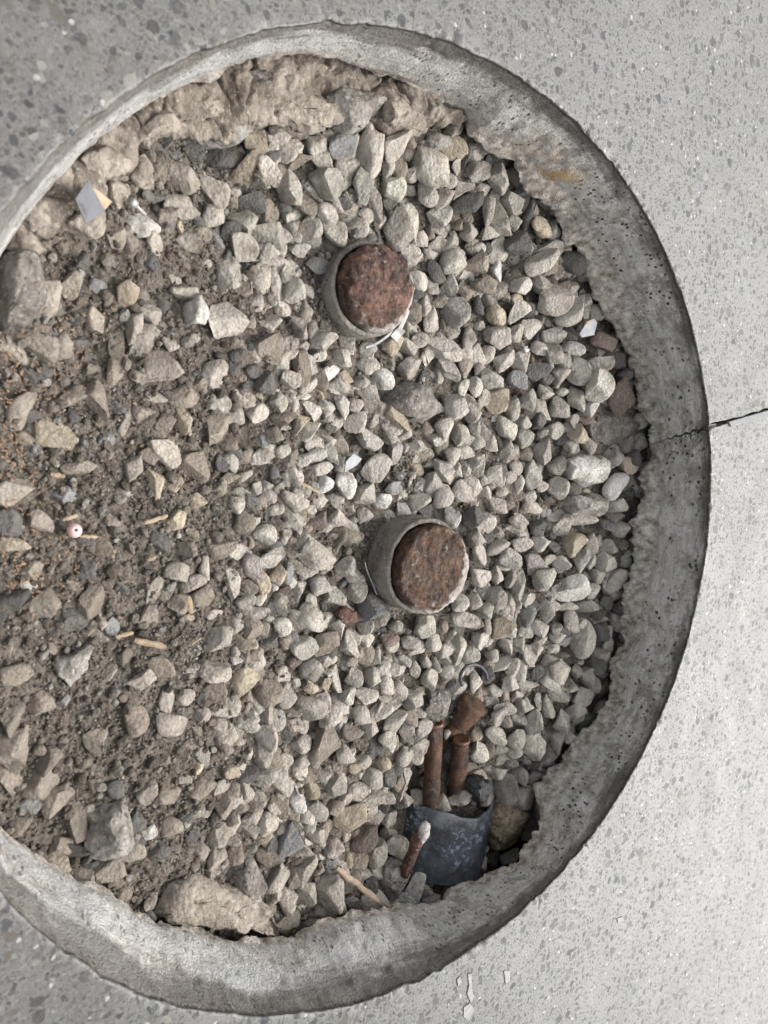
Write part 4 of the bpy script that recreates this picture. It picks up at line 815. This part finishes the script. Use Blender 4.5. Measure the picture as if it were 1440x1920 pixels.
# wood splinters
def splinter(p, q, wpx, dz, mat, label, name='wood_splinter', cat='splinter', grp='wood splinters', seed=0):
    a, b = on_top(*p, dz), on_top(*q, dz + .001); ax, L = tube_between(a, b); s = mpp(a); r = np.random.default_rng(seed + int(p[0]))
    w = wpx * s / 2; side = np.cross(ax, (0, 0, 1)); side /= np.linalg.norm(side); up = np.cross(side, ax); V = []
    n = 9
    for k in range(n):
        u = k / (n - 1); ww = w * (.35 + .65 * math.sin(math.pi * min(1, max(0, u * .9 + .05))) ** .5) * r.uniform(.8, 1.1); c = a + ax * L * u + side * r.normal(0, w * .12)
        for (i, j) in ((1, .3), (.3, .75), (-.6, .6), (-1, -.2), (-.2, -.6), (.8, -.5)): V.append(c + side * ww * i + up * ww * j * .7)
    f = [(k * 6 + i, k * 6 + (i + 1) % 6, (k + 1) * 6 + (i + 1) % 6, (k + 1) * 6 + i) for k in range(n - 1) for i in range(6)] + [tuple(range(5, -1, -1)), tuple((n - 1) * 6 + i for i in range(6))]
    return solo(name, np.array(V), f, mat, label, cat, grp)
splinter((252, 1200), (311, 1213), 12, .006, 'wood', 'thick pale split wood chip lying flat on bare soil')
splinter((218, 1195), (250, 1186), 8, .006, 'wood', 'short wood chip pointing at the thicker pale one')
splinter((271, 982), (314, 967), 9, .006, 'wood', 'pale wood splinter tucked under a tan stone')
splinter((352, 1118), (359, 1150), 13, .010, 'wood', 'stubby orange wood chip standing in a gravel gap')
splinter((118, 975), (146, 966), 8, .006, 'wood', 'orange wood splinter just beyond the pink bead')
splinter((150, 1005), (184, 1007), 6, .006, 'wood', 'thin orange splinter touching the pink bead')
splinter((210, 1046), (215, 1031), 6, .006, 'wood', 'tiny upright pale splinter between the bead and gravel')
splinter((277, 1051), (292, 1044), 8, .006, 'wood', 'tiny pale wood flake on soil near dusty stones')
splinter((164, 1192), (176, 1180), 5, .009, 'wood', 'tiny pale sliver lying on a grey stone')
splinter((95, 889), (122, 893), 9, .006, 'wood', 'short fat tan wood chip in dark soil')
splinter((562, 905), (602, 925), 6, .013, 'wood', 'thin tan splinter bridging gravel near white chip')
splinter((360, 1208), (378, 1196), 3.5, .006, 'twig', 'thin curled root hair on dusty soil')
splinter((632, 1628), (728, 1704), 11, .012, 'twig', 'long flat grey brown stick lying against the pale wall', 'stick', 'stick', None)
# zip tie by the domed pipe
zt = empty('zip_tie', on_top(750, 620, .01), 'broken clear zip tie beside the domed rusty pipe', 'zip tie')
def ribbon(pts, w, thick):
    P = np.array(pts); V = []; f = []
    for i, p in enumerate(P):
        d = P[min(i + 1, len(P) - 1)] - P[max(i - 1, 0)]; d /= np.linalg.norm(d); sd_ = np.cross(d, (0, 0, 1)); sd_ /= np.linalg.norm(sd_); u = np.cross(sd_, d)
        for a, b in ((1, 1), (-1, 1), (-1, -1), (1, -1)): V.append(p + sd_ * w / 2 * b * .35 + u * w / 2 * a + sd_ * thick / 2 * b)
    n = len(P)
    for i in range(n - 1):
        for k in range(4): f.append((i * 4 + k, i * 4 + (k + 1) % 4, i * 4 + 4 + (k + 1) % 4, i * 4 + 4 + k))
    f += [(3, 2, 1, 0), tuple((n - 1) * 4 + k for k in range(4))]; return np.array(V), f
cur = [(743, 604), (739, 614), (732, 624), (722, 633), (711, 641), (698, 648), (685, 652)]
v, f = ribbon([on_top(x, y, .016 - .0008 * i) for i, (x, y) in enumerate(cur)], .0022, .0008); child('band', zt, v, f, M['white_chip'], smooth=False)
v, f = ribbon([on_top(x, y, d) for x, y, d in ((763, 580, .024), (758, 594, .022), (753, 606, .020), (748, 616, .018))], .0030, .0022); child('tail', zt, v, f, M['metal'], smooth=False)
v, f = ribbon([on_top(x, y, d) for x, y, d in ((752, 614, .017), (745, 622, .015), (735, 634, .013))], .0055, .0045); child('head', zt, v, f, M['metal'], smooth=False)
# thin clear fibre by the flat pipe
v, f = ribbon([on_top(x, y, .010) for x, y in ((684, 1055), (688, 1070), (694, 1085), (701, 1100), (706, 1115))], .0008, .0004)
solo('plastic_fibre', v, f, 'white_chip', 'thin clear plastic fibre beside the flat topped pipe', 'fibre')
# rusty spike with plaster at the conduit
sb, se = on_top(764, 1622, .016), on_top(793, 1549, .034); ax, L = tube_between(sb, se); s = mpp(sb)
sp = empty('rusty_spike', sb, 'short rusty spike crusted with white plaster leaning on conduit', 'spike')
v, f = lathe([(.0001, -.012), (9 * s, -.010), (10 * s, 0), (9 * s, L * .3), (10.5 * s, L * .62), (9 * s, L * .8), (5 * s, L * .9), (.0001, L * .92)], 24, ax, sb, .0022, 160); child('shaft', sp, v, f, M['dark_rust'])
v, f = lathe([(.0001, L * .50), (5 * s, L * .52), (8 * s, L * .66), (10.5 * s, L * .82), (9 * s, L), (5 * s, L * 1.06), (.0001, L * 1.08)], 24, ax, sb + RGV * 4.5 * s, .0022, 170); child('plaster_crust', sp, v, f, M['plaster'])
OB2 = [('rust_flake', [(632, 1150), (645, 1142), (660, 1150), (672, 1146), (668, 1165), (655, 1178), (640, 1170)], .010, .005, 'dark_rust', 'dark brown leaf shaped rust flake on the gravel', 'flake'),
       ('plastic_scrap', [(885, 1478), (898, 1462), (918, 1468), (921, 1490), (905, 1507), (890, 1500)], .012, .010, 'duct_edge', 'torn black plastic scrap curling at the conduit rim', 'scrap'),
       ('foil_scrap', [(980, 648), (988, 650), (992, 660), (984, 662)], .014, .002, 'metal', 'tiny crumpled foil scrap on the gravel near rim', 'foil')]
for n_, poly, dz, h, mt, lb, ct in OB2: lump(n_, poly, dz, h, mt, lb, ct, 1.3)
# black rubber loop round a stone
g = on_top(886, 1270, .014); s = mpp(g); P = []
for k in range(22):
    a = math.radians(150 + k * 10.5); P.append(at(888 + 25 * math.cos(a), 1272 + 26 * math.sin(a), g[2] + .002 * math.sin(a * 2)))
def wire(P, r, n=8):
    P = np.array(P); V = []; ref = np.array([0, 0, 1.0])
    for i, p in enumerate(P):
        d = P[min(i + 1, len(P) - 1)] - P[max(i - 1, 0)]; d /= np.linalg.norm(d); a = np.cross(d, ref); a /= np.linalg.norm(a); b = np.cross(d, a)
        for k in range(n): t = 2 * math.pi * k / n; V.append(p + (a * math.cos(t) + b * math.sin(t)) * r)
    f = [(i * n + k, i * n + (k + 1) % n, (i + 1) * n + (k + 1) % n, (i + 1) * n + k) for i in range(len(P) - 1) for k in range(n)] + [tuple(range(n)), tuple((len(P) - 1) * n + k for k in range(n - 1, -1, -1))]
    return np.array(V), f
v, f = wire(P, 3.2 * s); solo('rubber_loop', v, f, 'rubber', 'open black rubber loop lying round a pale stone', 'loop', smooth=True)
# small bolt under the ledge
a, b = on_top(247, 378, .010), on_top(272, 402, .008); ax, L = tube_between(a, b); s = mpp(a)
bt = empty('small_bolt', a, 'small dull metal bolt lying below tan chunk', 'bolt')
v, f = lathe([(.0001, -.001), (7 * s, -.001), (7.5 * s, .0005), (7 * s, .003), (.0001, .0032)], 16, ax, a); child('bolt_head', bt, v, f, M['metal'])
v, f = lathe([(3.2 * s, .003), (3.2 * s, L), (.0001, L + .001)], 12, ax, a); child('shank', bt, v, f, M['metal'])
# strip in the floor joint, paint flecks and scuffs on the slab
def flat(name, pxs, mat, label, cat, z0=.0006, z1=.0016, grp=None):
    w = [at(x, y, 0)[:2] for x, y in pxs]; k = len(w); V = np.array([(x, y, z0 - .002) for x, y in w] + [(x, y, z1) for x, y in w])
    f = [tuple(range(k - 1, -1, -1)), tuple(range(k, 2 * k))] + [(i, (i + 1) % k, k + (i + 1) % k, k + i) for i in range(k)]
    ar = sum(w[i][0] * w[(i + 1) % k][1] - w[(i + 1) % k][0] * w[i][1] for i in range(k))
    if ar < 0: f = [q[::-1] for q in f]
    return solo(name, V, f, mat, label, cat, grp)
flat('joint_strip', [(1364, 791), (1440, 769), (1500, 752), (1500, 762), (1440, 779), (1368, 800)], 'filler', 'pale grey filler strip lying in the floor crack', 'strip')
PT = [([(876, 1826), (884, 1824), (883, 1850), (888, 1868), (882, 1880), (875, 1862), (879, 1846)], 'long white paint drip on the slab near chipped edge'),
      ([(869, 1888), (880, 1880), (888, 1892), (878, 1912), (868, 1906)], 'wide white paint blot below the long paint drip'),
      ([(856, 1836), (862, 1830), (864, 1840), (858, 1848)], 'small white paint fleck beside the long paint drip'),
      ([(944, 1820), (955, 1818), (955, 1838), (947, 1844)], 'square white paint fleck alone on the slab'),
      ([(1156, 1722), (1166, 1718), (1168, 1726), (1158, 1730)], 'small oval white fleck between dark aggregate spots')]
for p, l in PT: flat('paint_fleck', p, 'paint', l, 'paint', .0004, .0007)
# crumbs of concrete along the rim
print('objects', len(bpy.data.objects))
